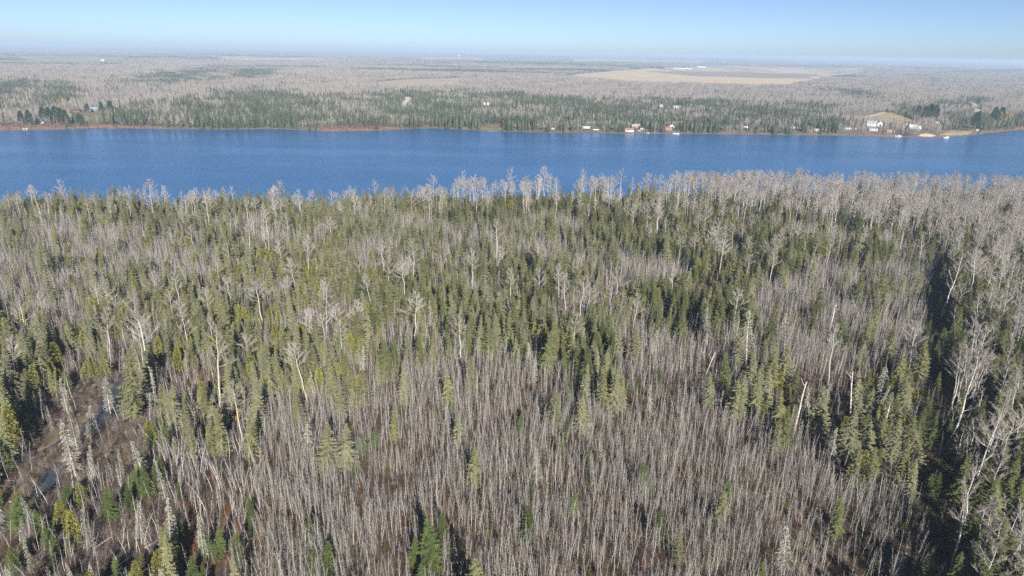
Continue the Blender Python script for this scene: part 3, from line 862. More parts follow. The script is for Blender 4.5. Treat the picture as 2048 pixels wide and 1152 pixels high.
H_('snag', 1700, 845, 1704, 742, 'straight broken white birch trunk among lichen-grey spruces', 0)
H_('snag', 1585, 876, 1612, 762, 'leaning forked white birch at the edge of the big sapling stand', 1)
H_('snag', 1657, 668, 1672, 610, 'short crooked white birch inside the right sapling stand', 2)
H_('snag', 1753, 888, 1780, 812, 'forked white birch stub by the open dark strip', 3)
H_('snag', 1408, 755, 1432, 702, 'leaning pale birch stub behind a dark green spruce', 1)
H_('snag', 362, 696, 365, 668, 'short broken white stub among the creek conifers', 2)
H_('dead', 152, 952, 122, 838, 'leaning grey dead spruce covered in lichen at the creek bend', 0)
H_('dead', 182, 882, 180, 806, 'broad grey dead spruce standing in the dark creek pool', 1)
H_('dead', 222, 830, 208, 752, 'thin grey dead spruce at the upper end of the creek', 2)
H_('dead', 290, 960, 262, 880, 'dead spruce with bare drooping branches below the creek', 3)
H_('dead', 616, 932, 615, 842, 'dense grey lichen-covered spruce in the bare saplings', 0)
H_('dead', 1568, 712, 1572, 624, 'slim grey lichen spruce in front of the right sapling stand', 1)
H_('dead', 1414, 692, 1413, 612, 'grey lichen spruce beside the dark conifer clump', 2)
H_('dead', 1492, 732, 1497, 618, 'tall grey lichen spruce with bare lower branches', 3)
H_('dead', 1758, 822, 1772, 728, 'leaning grey-green lichen spruce left of the open strip', 0)
H_('dead', 1664, 900, 1666, 830, 'bare grey dead spruce with drooping branches at the sapling edge', 1)
H_('dead', 1072, 968, 1073, 893, 'bluish grey lichen spruce in the saplings, beside a green one', 2)
H_('dead', 1567, 1150, 1572, 1048, 'large ragged lichen spruce at the bottom edge of the sapling stand', 3)
H_('spruce', 1203, 836, 1208, 742, 'lone olive spruce casting a black shadow in mid wood', 0)
H_('spruce', 947, 982, 950, 892, 'broad ragged olive spruce in the middle of the near saplings', 1)
H_('spruce', 690, 948, 692, 846, 'tall olive spruce, right one of two in the near saplings', 2)
H_('spruce', 654, 950, 655, 844, 'tall olive spruce, left one of two in the near saplings', 3)
H_('spruce', 268, 846, 258, 694, 'tall grey-green spruce with layered branches by the creek', 4)
H_('spruce', 700, 800, 702, 735, 'olive spruce standing where the saplings meet the conifers', 5)
H_('spruce', 918, 905, 917, 828, 'thin yellowish spruce poking out of the saplings', 5)
H_('spruce', 1357, 1132, 1360, 1058, 'narrow yellow-green spruce at the bottom among saplings', 0)
H_('dark', 1448, 792, 1450, 702, 'dark green spruce beside a leaning birch stub', 0)
H_('spruce', 1640, 876, 1648, 768, 'grey-olive spruce at the right edge of the big sapling stand', 1)
H_('spruce', 1556, 872, 1562, 784, 'olive spruce behind the forked leaning birch', 2)
H_('spruce', 1828, 935, 1832, 858, 'slender sunlit spruce alone in the dark strip', 3)
H_('spruce', 1985, 1100, 1995, 968, 'large yellow-lit spruce under the leaning birches at lower right', 4)
H_('spruce', 1735, 930, 1742, 840, 'grey-olive spruce between the forked stub and the saplings', 5)
H_('fir', 1286, 992, 1287, 922, 'bright green fir alone in the near saplings', 0)
H_('fir', 1181, 945, 1181, 900, 'small green fir near the middle of the saplings', 1)
H_('fir', 1134, 880, 1135, 836, 'round little green fir in the sapling stand', 2)
H_('fir', 866, 1146, 853, 1036, 'tall green fir at the bottom, right one of a pair', 3)
H_('fir', 828, 1134, 830, 1072, 'small yellow-green fir at the bottom, left one of a pair', 0)
H_('fir', 655, 1160, 656, 1082, 'bushy blue-green fir at the bottom edge, right of its twin', 1)
H_('fir', 626, 1158, 626, 1094, 'narrow blue-green fir at the bottom edge, left of its twin', 2)
H_('fir', 222, 1046, 210, 974, 'pointed bright green fir in the boggy ground', 3)
H_('fir', 108, 1122, 104, 1066, 'small green fir low in the boggy ground', 0)
H_('fir', 336, 1136, 336, 1076, 'green fir beside fallen grey logs', 1)
H_('fir', 36, 1062, 32, 982, 'green fir near the left border below the pools', 2)
H_('fir', 128, 1020, 136, 962, 'green fir on a bare leaning stem by the bog', 3)
H_('fir', 272, 1000, 266, 938, 'small green fir below the dead creek spruces', 0)
H_('fir', 322, 966, 318, 914, 'young green fir at the edge of the white saplings', 1)
H_('fir', 335, 905, 328, 850, 'pale green fir between the creek and the saplings', 2)
H_('fir', 26, 1152, 20, 1090, 'fir at the lower left corner of the bog', 3)
H_('fir', 1058, 1085, 1058, 1010, 'dark green fir with a pale stem near the bottom', 1)
H_('cedar', 22, 900, 14, 812, 'big yellow-green cedar beside the lower pool', 0)
H_('cedar', 1556, 782, 1558, 738, 'small bright cedar by the lichen spruces', 1)
H_('cedar', 640, 790, 638, 738, 'yellow cedar at the edge of the sapling stand', 2)
H_('aspen', 128, 418, 118, 360, 'pale leaning aspen on the near shore, leftmost tall one', 1)
H_('aspen', 302, 416, 298, 356, 'round-crowned pale aspen on the near shore at left', 2)
H_('aspen', 562, 420, 560, 360, 'broad pale aspen on the near shore left of the gap', 3)
H_('aspen', 752, 414, 748, 360, 'twin-topped pale aspen on the near shore', 4)
H_('aspen', 868, 410, 866, 350, 'slim pale aspen standing clear against the water', 5)
H_('aspen', 926, 412, 925, 342, 'tall white-stemmed aspen against the water left of the shore row', 0)
H_('aspen', 1022, 408, 1022, 336, 'tallest white aspen of the shore row in mid lake', 1)
H_('aspen', 1088, 406, 1088, 333, 'wide-crowned aspen of the shore row in mid lake', 2)
H_('aspen', 1166, 404, 1165, 336, 'aspen with dense round crown in the shore row', 3)
H_('aspen', 1240, 404, 1244, 338, 'last tall aspen of the mid shore row', 4)
H_('aspen', 1932, 640, 1955, 492, 'big bright round-crowned aspen at the edge of the right wood', 5)
H_('birch', 1890, 900, 1985, 690, 'long leaning birch reaching over the dark strip', 0)
H_('birch', 1930, 1010, 2005, 800, 'crooked white birch with forked limbs at the right border', 1)
H_('birch', 1900, 1145, 1965, 905, 'leaning pale birch with many limbs at lower right', 2)
H_('birch', 1880, 640, 1935, 500, 'slender pale birch at the upper end of the dark strip', 3)

def solve_height(ub, vb, ut, vt):
    x, y, z = ground_at(ub, vb)
    d = ray(ut, vt)
    t = y / d[1]                      # the top stands over the base line: same distance ahead
    p = CAM + d * t
    return (x, y, z), p[2] - z, math.atan2(p[0] - x, p[2] - z)

REG = [
    ('beside the boggy creek pools', [(-700, 780), (330, 740), (420, 960), (450, 1400), (-700, 1400)]),
    ('in the dense conifer belt behind the creek', [(-700, 600), (330, 560), (620, 600), (700, 800), (420, 860), (-700, 800)]),
    ('around the upper left sapling stand', [(-700, 440), (480, 440), (480, 560), (330, 600), (-700, 640)]),
    ('on the near lake shore, left half', [(-700, 330), (900, 330), (900, 450), (-700, 450)]),
    ('on the near lake shore, middle', [(900, 330), (1380, 330), (1380, 470), (900, 470)]),
    ('in the bare wood on the near lake shore, right end', [(1380, 330), (2900, 330), (2900, 520), (1380, 500)]),
    ('in the tall leaning birch wood along the right border', [(1890, 500), (2900, 500), (2900, 1600), (1880, 1600)]),
    ('in the right-hand sapling stand', [(1480, 500), (1890, 500), (1890, 760), (1520, 740)]),
    ('between the right sapling stand and the dark strip', [(1500, 740), (1920, 740), (1930, 1000), (1640, 1000), (1520, 860)]),
    ('in the dark clump right of the middle', [(1200, 470), (1500, 480), (1500, 820), (1230, 820)]),
    ('in the big near sapling stand', [(400, 820), (1240, 760), (1960, 900), (1960, 1600), (420, 1600)]),
    ('in the middle of the wood', [(480, 430), (1240, 430), (1240, 860), (480, 860)]),
]
SHORT = """thick white aspen at the sapling edge|very tall leaning creek aspen|pale aspen behind the thick white one|slim aspen behind the thick white one|short aspen beside the thick white one|wide-crowned aspen among the cedars|lone aspen of the upper sapling stand|left aspen of the mid-wood pair|right aspen of the mid-wood pair|thin leaning mid-wood aspen|pale aspen over the dark spruces|broad pale aspen above the dark spruces|straight broken birch trunk|leaning forked birch at the sapling edge|crooked birch in the right saplings|forked birch stub by the dark strip|leaning birch stub of the middle right|short stub among the creek conifers|leaning dead spruce at the creek bend|dead spruce in the creek pool|dead spruce at the creek head|drooping dead spruce below the creek|dense lichen spruce of the near saplings|slim lichen spruce by the right saplings|lichen spruce beside the dark clump|tall lichen spruce with bare lower branches|leaning lichen spruce by the dark strip|bare dead spruce at the sapling edge|bluish lichen spruce of the near saplings|large lichen spruce at the bottom|lone shadow-casting olive spruce|broad ragged spruce of the near saplings|right spruce of the sapling pair|left spruce of the sapling pair|layered grey-green creek spruce|olive spruce where saplings meet conifers|thin yellowish sapling-stand spruce|narrow yellow-green bottom spruce|dark spruce by the leaning stub|grey-olive spruce at the sapling edge|olive spruce behind the forked birch|sunlit spruce alone in the strip|large yellow-lit lower right spruce|grey-olive spruce by the forked stub|bright green fir of the saplings|small mid-sapling fir|round little sapling-stand fir|tall right fir of the bottom pair|yellow-green left fir of the bottom pair|bushy blue-green bottom fir|narrow blue-green bottom fir|pointed bright bog fir|small low bog fir|fir beside the grey logs|fir near the left border|fir on a leaning stem|small fir below the dead spruces|young fir by the white saplings|pale fir between creek and saplings|fir at the lower left corner|pale-stemmed dark bottom fir|big cedar by the lower pool|small bright cedar by lichen spruces|yellow cedar at the sapling edge|leftmost tall shore aspen|round-crowned left shore aspen|broad shore aspen left of the gap|twin-topped shore aspen|slim shore aspen clear against the water|white-stemmed aspen left of the shore row|tallest aspen of the shore row|wide-crowned shore row aspen|dense round shore row aspen|last aspen of the mid shore row|big bright aspen of the right wood|long birch leaning over the strip|crooked forked birch at the right border|many-limbed leaning lower right birch|slender birch at the strip's upper end""".split("|")
MARKS = [(h[1], h[2], sh) for h, sh in zip(HAND, SHORT)]
assert len(SHORT) == len(HAND)
def near_mark(u, v):
    b = min(MARKS, key=lambda m: ((m[0] - u) ** 2 + (1.6 * (m[1] - v)) ** 2))
    du, dv = u - b[0], v - b[1]
    side = ('left of' if du < 0 else 'right of') if abs(du) > 1.2 * abs(dv) else ('behind' if dv < 0 else 'in front of')
    return side, b[2], math.hypot(du, dv), region(b[0], b[1])
def region(u, v):
    for nm, poly in REG:
        if inpoly(np.array([u]), np.array([v]), poly)[0]: return nm
    return 'in the middle of the wood'
TEXT = {'spruce': ('olive green spruce', 'spruce'), 'dark': ('dark green spruce', 'spruce'), 'fir': ('small fresh green fir', 'fir'), 'cedar': ('yellow-green bushy cedar', 'cedar'),
        'dead': ('grey lichen-hung dead spruce', 'dead tree'), 'aspen': ('bare pale aspen', 'aspen'), 'birch': ('crooked white birch', 'birch'),
        'paper': ('white birch sapling', 'birch'), 'sapling': ('thin bare aspen sapling', 'sapling'), 'snag': ('broken white birch trunk', 'snag'), 'gold': ('aspen with yellow autumn leaves', 'aspen')}
STUFF = {'spruce': ('spruce_wood', 'olive spruces filling the wood before the lake', 'forest'), 'dark': ('dark_spruce_wood', 'dark spruces filling the wood before the lake', 'forest'),
         'cedar': ('cedar_wood', 'yellow-green cedars filling the wood before the lake', 'forest'), 'fir': ('fir_growth', 'young green firs between the bare stems', 'forest'),
         'paper': ('birch_sapling_thicket', 'white-stemmed birch saplings beyond the bog', 'thicket'), 'sapling': ('sapling_thicket', 'dense stand of thin bare aspen saplings', 'thicket'), 'aspen': ('aspen_wood', 'bare aspens massed near the lake', 'forest'),
         'birch': ('birch_wood', 'bare birches massed along the right border', 'forest'), 'dead': ('dead_wood_growth', 'grey dead spruces scattered in the wood', 'forest')}
SPEC = {  # cell, mid height, height range, thickness range, lean
    'spruce': (2.4, 9.5, (8, 19.5), (.95, 1.5), .04), 'dark': (2.4, 9.5, (8, 19), (.95, 1.5), .04), 'cedar': (2.2, 5.5, (4.5, 11), (.8, 1.3), .05), 'fir': (2.2, 3, (3, 9), (.85, 1.2), .04),
    'dead': (3, 6, (8, 13), (.8, 1.1), .07), 'aspen': (3, 9, (16, 22.5), (.9, 1.2), .05), 'birch': (3, 9, (11, 17), (.8, 1.1), .10), 'paper': (1.2, 4, (5, 9), (.9, 1.3), .10), 'sapling': (1.0, 4, (4.5, 10.0), (.8, 1.2), .08)}
HAND_XY = []
for k, ub, vb, ut, vt, label, var in HAND:
    (x, y, z), h, ln = solve_height(ub, vb, ut, vt)
    kd = K[k]; s = h / kd.h[var]
    wide = {'dead': 1.35, 'fir': 1.05, 'spruce': 1.4, 'dark': 1.25}.get(k, 1.0)
    sx = min(max(s * 1.25, .9), 1.5) * wide if k in ('aspen', 'snag') else s * wide * (.72 if k == 'birch' else 1.0)
    e = kd.place(var, (x, y, z - .05), (var * 1.7 + ub) % 6.28, sx, s, (0, ln))
    tag(e, label, TEXT[k][1])
    HAND_XY.append((x, y))
HAND_XY = np.array(HAND_XY)

counts = {}
for ki, key in enumerate(('spruce', 'dark', 'cedar', 'fir', 'dead', 'aspen', 'birch', 'paper', 'sapling')):
    cell, midh, (h0, h1), (t0, t1), ln = SPEC[key]
    x, y, z, r = candidates(key, cell, 300 + ki, midh)
    if key == 'aspen':        # the row of old aspens on the near shore
        n = 85
        xa = np.concatenate([np.repeat(r.uniform(-360, -30, 8), 3) + r.normal(0, 6, 24), np.repeat(r.uniform(-60, 210, 36), 4) + r.normal(0, 5, 144)]); n = len(xa)
        ya = near_shore(xa) - r.uniform(3, 30, n)
        x = np.concatenate([x, xa]); y = np.concatenate([y, ya]); z = gz(x, y)
    d2 = ((x[:, None] - HAND_XY[None, :, 0]) ** 2 + (y[:, None] - HAND_XY[None, :, 1]) ** 2).min(1)
    ok = d2 > (1.2 if key == 'sapling' else 2.2) ** 2
    x, y, z = x[ok], y[ok], z[ok]
    n = len(x)
    hh = r.uniform(h0, h1, n)
    if key == 'aspen': hh = np.where(near_shore(x) - y < 34, np.where(x < -40, r.uniform(13, 19, n), r.uniform(18, 24, n)), hh)
    if key in ('spruce', 'cedar', 'dark'): hh = h0 + (h1 - h0) * r.beta(2.0, 2.2, n)
    if key == 'sapling': hh = hh * (1 + .12 * wav(x, y, 40, 2))
    kd = K[key]; nv = len(kd.h)
    var = r.integers(0, nv, n); rz = r.uniform(0, 6.28, n); th = r.uniform(t0, t1, n)
    lx, ly = r.normal(0, ln, n), r.normal(0, ln, n)
    s = hh / kd.h[0]
    u, v, d = project(x, y, z); ut, vt, dt = project(x, y, z + hh)
    size = hh / d
    vis = (u > 15) & (u < 2033) & (vt > 20) & (v < 1145)
    order = np.argsort(np.where(vis, -size, 1.0))
    have = sum(1 for h in HAND if h[0] == key)
    n_ind = min(int(vis.sum()), 300 - have)
    ind = order[:n_ind]; rest = order[n_ind:]
    counts[key] = (n, n_ind)
    rank = {}
    near = sorted(ind, key=lambda i: near_mark(u[i], v[i])[2])
    for i in near:
        e = kd.place(int(var[i]), (x[i], y[i], z[i] - .05), rz[i], s[i] * th[i], s[i], (lx[i], ly[i]))
        side, mk, _, rg = near_mark(u[i], v[i]); q = rank[(side, mk)] = rank.get((side, mk), 0) + 1
        if key in ('sapling', 'paper') or q > 8: lab = f'{"taller " if hh[i] > (h0 + h1) / 2 else "shorter "}{TEXT[key][0]} {"further " if key != "sapling" else ""}{side} the {mk}'
        else: lab = f'{("nearest", "second", "third", "fourth", "fifth", "sixth", "seventh", "eighth")[q - 1]} {TEXT[key][0]} {side} the {mk}'
        if len(lab.split()) > 16: lab = lab.split(' ', 1)[1]
        tag(e, lab, TEXT[key][1], f'{TEXT[key][0].replace("birch", "birche") if key == "birch" else TEXT[key][0]}s {rg}')
    if len(rest):
        nm, lb, ct = STUFF[key]
        scatter(nm, kd.coll, np.stack([x, y, z - .05], -1)[rest], var[rest], np.stack([lx, ly, rz], -1)[rest], np.stack([s * th, s * th, s], -1)[rest], lb, ct)
print('counts', counts)
# shrubs
x, y, z, r = candidates('bush', 1.3, 333, 1)
n = len(x); s = r.uniform(.45, 1.15, n)
var = np.where(r.random(n) < .78, r.integers(0, 4, n), np.where(r.random(n) < .8, 4, 5))
u, v, _ = project(x, y, z)
rust = inpoly(u, v, [(330, 1020), (520, 1010), (580, 1100), (540, 1200), (330, 1200)]) | inpoly(u, v, [(780, 560), (900, 530), (900, 610), (800, 610)])
bog = inpoly(u, v, [(-700, 860), (120, 760), (290, 740), (330, 860), (420, 960), (450, 1300), (-700, 1300)])
q = r.random(n)
var = np.where(bog, np.where(q < .3, 6, np.where(q < .7, r.integers(7, 9, n), var)), np.where(q < .05, 6, np.where(q > .93, 7, var)))
var = np.where(inpoly(u, v, [(1820, 560), (1910, 500), (1950, 1200), (1700, 1200), (1780, 900)]) & (r.random(n) < .6), 4, var)
var = np.where(rust & (r.random(n) < .6), 5, var)
scatter('undergrowth', K['bush'].coll, np.stack([x, y, z - .05], -1), var, np.stack([0 * s, 0 * s, r.uniform(0, 6.28, n)], -1), np.stack([s, s, s], -1), 'brown and green bushes under the trees', 'undergrowth')
# ------------------------------------------------------------------ the wood on the far side
far_coll = bpy.data.collections.new('source_far_trees')
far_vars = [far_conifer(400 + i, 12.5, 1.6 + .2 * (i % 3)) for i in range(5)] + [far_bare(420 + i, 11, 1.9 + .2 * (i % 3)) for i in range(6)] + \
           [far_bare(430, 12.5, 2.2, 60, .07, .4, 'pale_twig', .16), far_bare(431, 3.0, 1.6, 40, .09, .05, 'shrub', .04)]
for i, v in enumerate(far_vars):
    far_coll.objects.link(bpy.data.objects.new(f'source_far_{i:02d}', make_mesh('far_tree', list(v.values()))))
DARK = [  # where spruces prevail on the far side
    [(-200, 175), (60, 162), (160, 165), (170, 195), (60, 215), (-200, 220)], [(220, 165), (300, 148), (470, 130), (570, 136), (540, 152), (330, 168)],
    [(300, 205), (480, 182), (700, 190), (830, 182), (1000, 185), (1100, 195), (1330, 200), (1440, 200), (1690, 212), (1690, 250), (1640, 266), (560, 258), (330, 256), (100, 250), (180, 225)],
    [(1640, 176), (1750, 180), (1745, 196), (1680, 192)], [(1820, 150), (1930, 153), (1930, 163), (1850, 160)], [(1790, 205), (1850, 212), (1830, 235), (1795, 232)],
    [(1880, 228), (2100, 222), (2100, 252), (1930, 262), (1880, 252)], [(1240, 205), (1440, 205), (1440, 266), (1240, 266)], [(1870, 200), (1960, 196), (1975, 215), (1870, 212)],
]
def dark_share(x, y, u, v):
    d = np.full(np.shape(u), .05)
    ju = u + 26 * wav(x, y, 90, 1) + 14 * wav(x, y, 30, 6); jv = v + 5 * wav(x, y, 110, 4) + 3 * wav(x, y, 40, 7)
    for p in DARK: d[inpoly(ju, jv, p)] = .52
    n = wav(x, y, 200, 2) + .9 * wav(x, y, 70, 5)
    d = d * np.clip(1 + .9 * n, .05, 2.2) 
    big = wav(x * .35, y, 1500, 3) + .6 * wav(x * .5, y, 500, 1)
    return np.clip(np.where(y > 3400, .05 + .75 * smooth(.25, .8, big), d), .01, .95)
HOUSE_VIEW = []          # (u0, u1, v_base): keep the trees in front of these thin
def open_ground(x, y, u, v):
    c = np.zeros(np.shape(x), bool)
    for P, nm in CLEAR_POLYS:
        if nm == 'bank': continue
        c |= inpoly(x, y, [tuple(p) for p in P])
    for L, w in ROAD_LINES:
        for p in L: c |= np.hypot(x - p[0], y - p[1]) < w * .5 + 2.5
    return c
def far_points(y0, y1, cell, seed):
    r = np.random.default_rng(seed)
    gy = np.arange(y0, y1, cell); X, Y = [], []
    for yy in gy:
        w = .88 * yy + 80
        xx = np.arange(-w, w, cell); X.append(xx + r.uniform(0, cell, len(xx))); Y.append(yy + r.uniform(0, cell, len(xx)))
    return np.concatenate(X), np.concatenate(Y), r
# ------------------------------------------------------------------ buildings on the far shore
for nm, c in dict(white=(.60, .59, .57), cream=(.62, .57, .46), tan=(.36, .29, .22), brown=(.16, .10, .07), log=(.30, .20, .12), maroon=(.20, .075, .06), sage=(.42, .48, .42), bluegrey=(.25, .31, .36), dark=(.07, .065, .065), grey=(.24, .25, .26),
                  blue=(.15, .34, .46), rust=(.22, .13, .10), silver=(.42, .45, .47), trim=(.78, .78, .76), wood=(.33, .26, .19), red=(.35, .05, .04)).items():
    M['h_' + nm] = plain('paint_' + nm, c, .7, .08, .8)
gl, nt, b = new_mat('window_glass'); b.inputs['Base Color'].default_value = (.03, .04, .05, 1); b.inputs['Roughness'].default_value = .08; b.inputs['Specular IOR Level'].default_value = .5
M['glass'] = gl
def gable(w, d, h, rh, ridge):
    mb = MB(); x, y = w / 2, d / 2
    mb.box(-x, x, -y, y, -.6, h)
    if rh > .05:
        if ridge == 'x':
            for s in (-1, 1): mb.poly([(s * x, -y * s, h), (s * x, y * s, h), (s * x, 0, h + rh)])
        else:
            for s in (-1, 1): mb.poly([(x * s, s * y, h), (-x * s, s * y, h), (0, s * y, h + rh)])
    return mb
def roof_mb(w, d, h, rh, ridge, over=.45, th=.18):
    mb = MB()
    if ridge == 'y': w, d = d, w
    x = w / 2 + over; run = d / 2 + over; drop = rh * over / (d / 2)
    for s in (-1, 1):
        a = [(-x, 0, h + rh), (x, 0, h + rh), (x, s * run, h - drop), (-x, s * run, h - drop)]
        top = [(p[0], p[1], p[2] + th) for p in a]
        if s > 0: a = a[::-1]; top = top[::-1]
        if ridge == 'y':
            a = [(-p[1], p[0], p[2]) for p in a]; top = [(-p[1], p[0], p[2]) for p in top]
        mb.poly(top[::-1]); mb.poly(a)
        for i in range(4):
            j = (i + 1) % 4; mb.poly([a[i], a[j], top[j], top[i]])
    return mb
def add_window(root, x, y, z, w, h, axis='y', s=-1):
    f = MB(); p = MB()
    if axis == 'y':
        f.box(x - w / 2 - .1, x + w / 2 + .1, y, y + s * .06, z - .1, z + h + .1); p.box(x - w / 2, x + w / 2, y + s * .05, y + s * .09, z, z + h)
    else:
        f.box(x, x + s * .06, y - w / 2 - .1, y + w / 2 + .1, z - .1, z + h + .1); p.box(x + s * .05, x + s * .09, y - w / 2, y + w / 2, z, z + h)
    o = obj('window', f, M['h_trim'], root); obj('pane', p, M['glass'], o)
def block(root, w, d, h, rh, wall, roof, ridge='x', off=(0, 0, 0), door=True, wins=2, storeys=1):
    """one block of a house: wall, roof, windows, door, as parts of root"""
    n0 = set(root.children)
    obj('wall', gable(w, d, h, rh, ridge), M['h_' + wall], root)
    r = obj('roof', roof_mb(w, d, h, max(rh, .12), ridge), M['h_' + roof], root)
    for st in range(storeys):
        zb = .9 + st * 2.7
        xs_ = np.linspace(-w / 2, w / 2, wins + 2 + (1 if door and st == 0 else 0))[1:-1]
        for i, xx in enumerate(xs_):
            if door and st == 0 and i == len(xs_) // 2:
                dm = MB(); dm.box(xx - .5, xx + .5, -d / 2, -d / 2 - .08, 0, 2.05); dd = obj('door', dm, M['h_brown'], root)
                hd = MB(); hd.box(xx + .34, xx + .42, -d / 2 - .08, -d / 2 - .14, .95, 1.05); obj('handle', hd, M['h_silver'], dd)
            else: add_window(root, xx, -d / 2, zb, min(1.4, w / (wins + 2) * .8), 1.2)
        add_window(root, w / 2, 0, zb, 1.2, 1.2, 'x', 1)
    for o in set(root.children) - n0:
        o.location = off
    return r
def house(name, u, v, wpx, d, h, rh, wall, roof, label, ridge='x', rz=0.0, wins=2, storeys=1, cat='house', chim=False, keep=.12, door=True):
    if v > 259: v -= 1.6
    x, y, z = ground_at(u, v)
    _, _, dist = project(x, y, z)
    w = wpx * .82 * dist / F_PX
    root = empty(name, (x, y + d / 2, float(gz(x, y + d / 2)) + .1), rz)
    r = block(root, w, d, h, rh, wall, roof, ridge, (0, 0, 0), door, wins, storeys)
    if chim:
        cm = MB(); cm.box(w * .22, w * .22 + .7, .4, 1.1, h + rh * .3, h + rh + .9); obj('chimney', cm, M['h_rust'], r)
    tag(root, label, cat)
    HOUSE_VIEW.append((u - wpx / 2 - 1, u + wpx / 2 + 1, v, keep + .18))
    return root, w
house('cottage', 78, 247, 19, 7, 2.8, 2.4, 'white', 'dark', 'white lake cottage with dark roof under the pines')
house('shed', 22, 245, 10, 4, 2.4, 1.4, 'brown', 'dark', 'small brown shed left of the white pine-shaded cottage', cat='shed', wins=1)
house('house', 183, 223, 24, 9, 3, 3.2, 'log', 'blue', 'house with bright blue roof above the lawn', chim=True)
house('barn', 150, 225, 18, 8, 2.8, 2.2, 'maroon', 'dark', 'dull red building beside the blue-roofed house', cat='barn')
house('shed', 295, 242, 10, 4, 2.4, 1.5, 'maroon', 'dark', 'little red shed in the trees right of the lawn', cat='shed', wins=1)
house('house', 972, 211, 15, 8, 3.2, 2.2, 'white', 'silver', 'white house alone deep in the far wood', keep=.05)
house('cabin', 1108, 259, 12, 6, 2.7, 1.9, 'white', 'dark', 'small white cabin in bare trees right of the red bush', cat='cabin', wins=1)
house('mobile_home', 1170, 257, 24, 4, 2.7, .35, 'white', 'silver', 'long white mobile home below the straight track', cat='mobile home', wins=4, keep=.03)
house('boathouse', 1259, 266, 21, 6, 2.6, 2.2, 'white', 'rust', 'white boathouse with brown roof at the water between spruces', cat='boathouse', wins=1, keep=.02)
house('cottage', 1272, 256, 19, 7, 2.9, 2.6, 'tan', 'tan', 'tan cottage behind the white boathouse', keep=.05)
house('cabin', 1285, 261, 11, 5, 2.6, 1.9, 'white', 'dark', 'small white cabin right of the boathouse', cat='cabin', wins=1, keep=.02)
house('cottage', 1337, 262, 15, 6, 2.7, 1.9, 'tan', 'rust', 'tan cottage low by the shore right of the spruce screen', keep=.03)
house('cottage', 1344, 256, 11, 6, 3.0, 2.4, 'cream', 'tan', 'narrow cream cottage above the low tan one', 'y', wins=1, keep=.03)
house('house', 1322, 215, 9, 7, 3, 2, 'white', 'silver', 'left of two white roofs deep in the spruce wood', wins=1, keep=.05)
house('house', 1355, 217, 17, 8, 3, 2.2, 'white', 'silver', 'right of two white roofs deep in the spruce wood', keep=.05)
house('cabin', 1491, 259, 10, 5, 2.6, 1.8, 'sage', 'white', 'pale green cabin in bare brush on the shore', cat='cabin', wins=1)
house('mobile_home', 1590, 258, 23, 4, 2.7, .35, 'white', 'silver', 'white trailer at the top of the bare drive', cat='mobile home', wins=4, keep=.02)
house('boathouse', 1633, 266, 10, 5, 2.6, 2.0, 'tan', 'tan', 'tan boathouse at the foot of the bare drive', cat='boathouse', wins=1, keep=.02)
house('house', 1700, 259, 30, 8, 3, 3.2, 'white', 'dark', 'long white house with dark roof behind shore trees', keep=.25, chim=True, wins=4)
rt, w_ = house('house', 1748, 254, 34, 9, 5.6, 3.4, 'white', 'grey', 'large two-storey white house with grey roof and bright gable', storeys=2, wins=4, keep=.02, chim=True)
block(rt, 7.5, 11, 6.0, 3.4, 'white', 'grey', 'y', (w_ * .34, -2.2, 0), False, 2, 2)
house('cottage', 1747, 264, 20, 6, 3, 1.4, 'white', 'grey', 'low white annex with wide windows below the large house', wins=4, keep=.03)
house('cottage', 1781, 267, 19, 6, 2.7, 2.0, 'tan', 'rust', 'tan and rust cabin behind the white dock', cat='cabin', keep=.02)
rt, w_ = house('house', 1828, 260, 25, 8, 3.4, 3.0, 'bluegrey', 'silver', 'grey-blue house with pale gable at the beach', keep=.02)
block(rt, 6.5, 9.5, 3.4, 2.8, 'white', 'silver', 'y', (w_ * .42, -2.0, 0), False, 1, 1)
house('garage', 1817, 250, 11, 6, 2.6, 1.6, 'cream', 'dark', 'cream garage uphill behind the grey-blue house', cat='garage', wins=1, keep=.03)
house('trailer', 1875, 247, 9, 3, 2.5, .3, 'white', 'white', 'small white trailer among trees right of the beach', cat='trailer', wins=1, keep=.03)
house('shed', 1955, 263, 6, 3, 2.2, 1.0, 'white', 'dark', 'tiny white shed near the far right shore', cat='shed', wins=1, keep=.03, door=False)
house('shed', 1957, 237, 7, 3, 2.4, 1.2, 'white', 'silver', 'white hut at the lower end of the curving road', cat='shed', wins=1, keep=.03, door=False)
house('farm_shed', 1365, 138.5, 44, 18, 6, 4, 'silver', 'silver', 'long silver farm shed behind the tan stubble field', cat='barn', wins=6, keep=.0)
house('farm_shed', 1403, 135, 22, 18, 6, 4, 'white', 'silver', 'shorter white farm shed beside the long silver one', cat='barn', wins=3, keep=.0)
house('farmhouse', 1062, 155.5, 12, 10, 4, 3, 'white', 'white', 'white farmhouse among yellow trees left of the big field', keep=.0)
house('farmhouse', 1077, 153.5, 9, 10, 4, 3, 'cream', 'grey', 'cream farm building just right of the white farmhouse', keep=.0)
house('farmhouse', 205, 122, 8, 12, 5, 4, 'white', 'white', 'white farm building by dark trees near the thin green field', keep=.0)
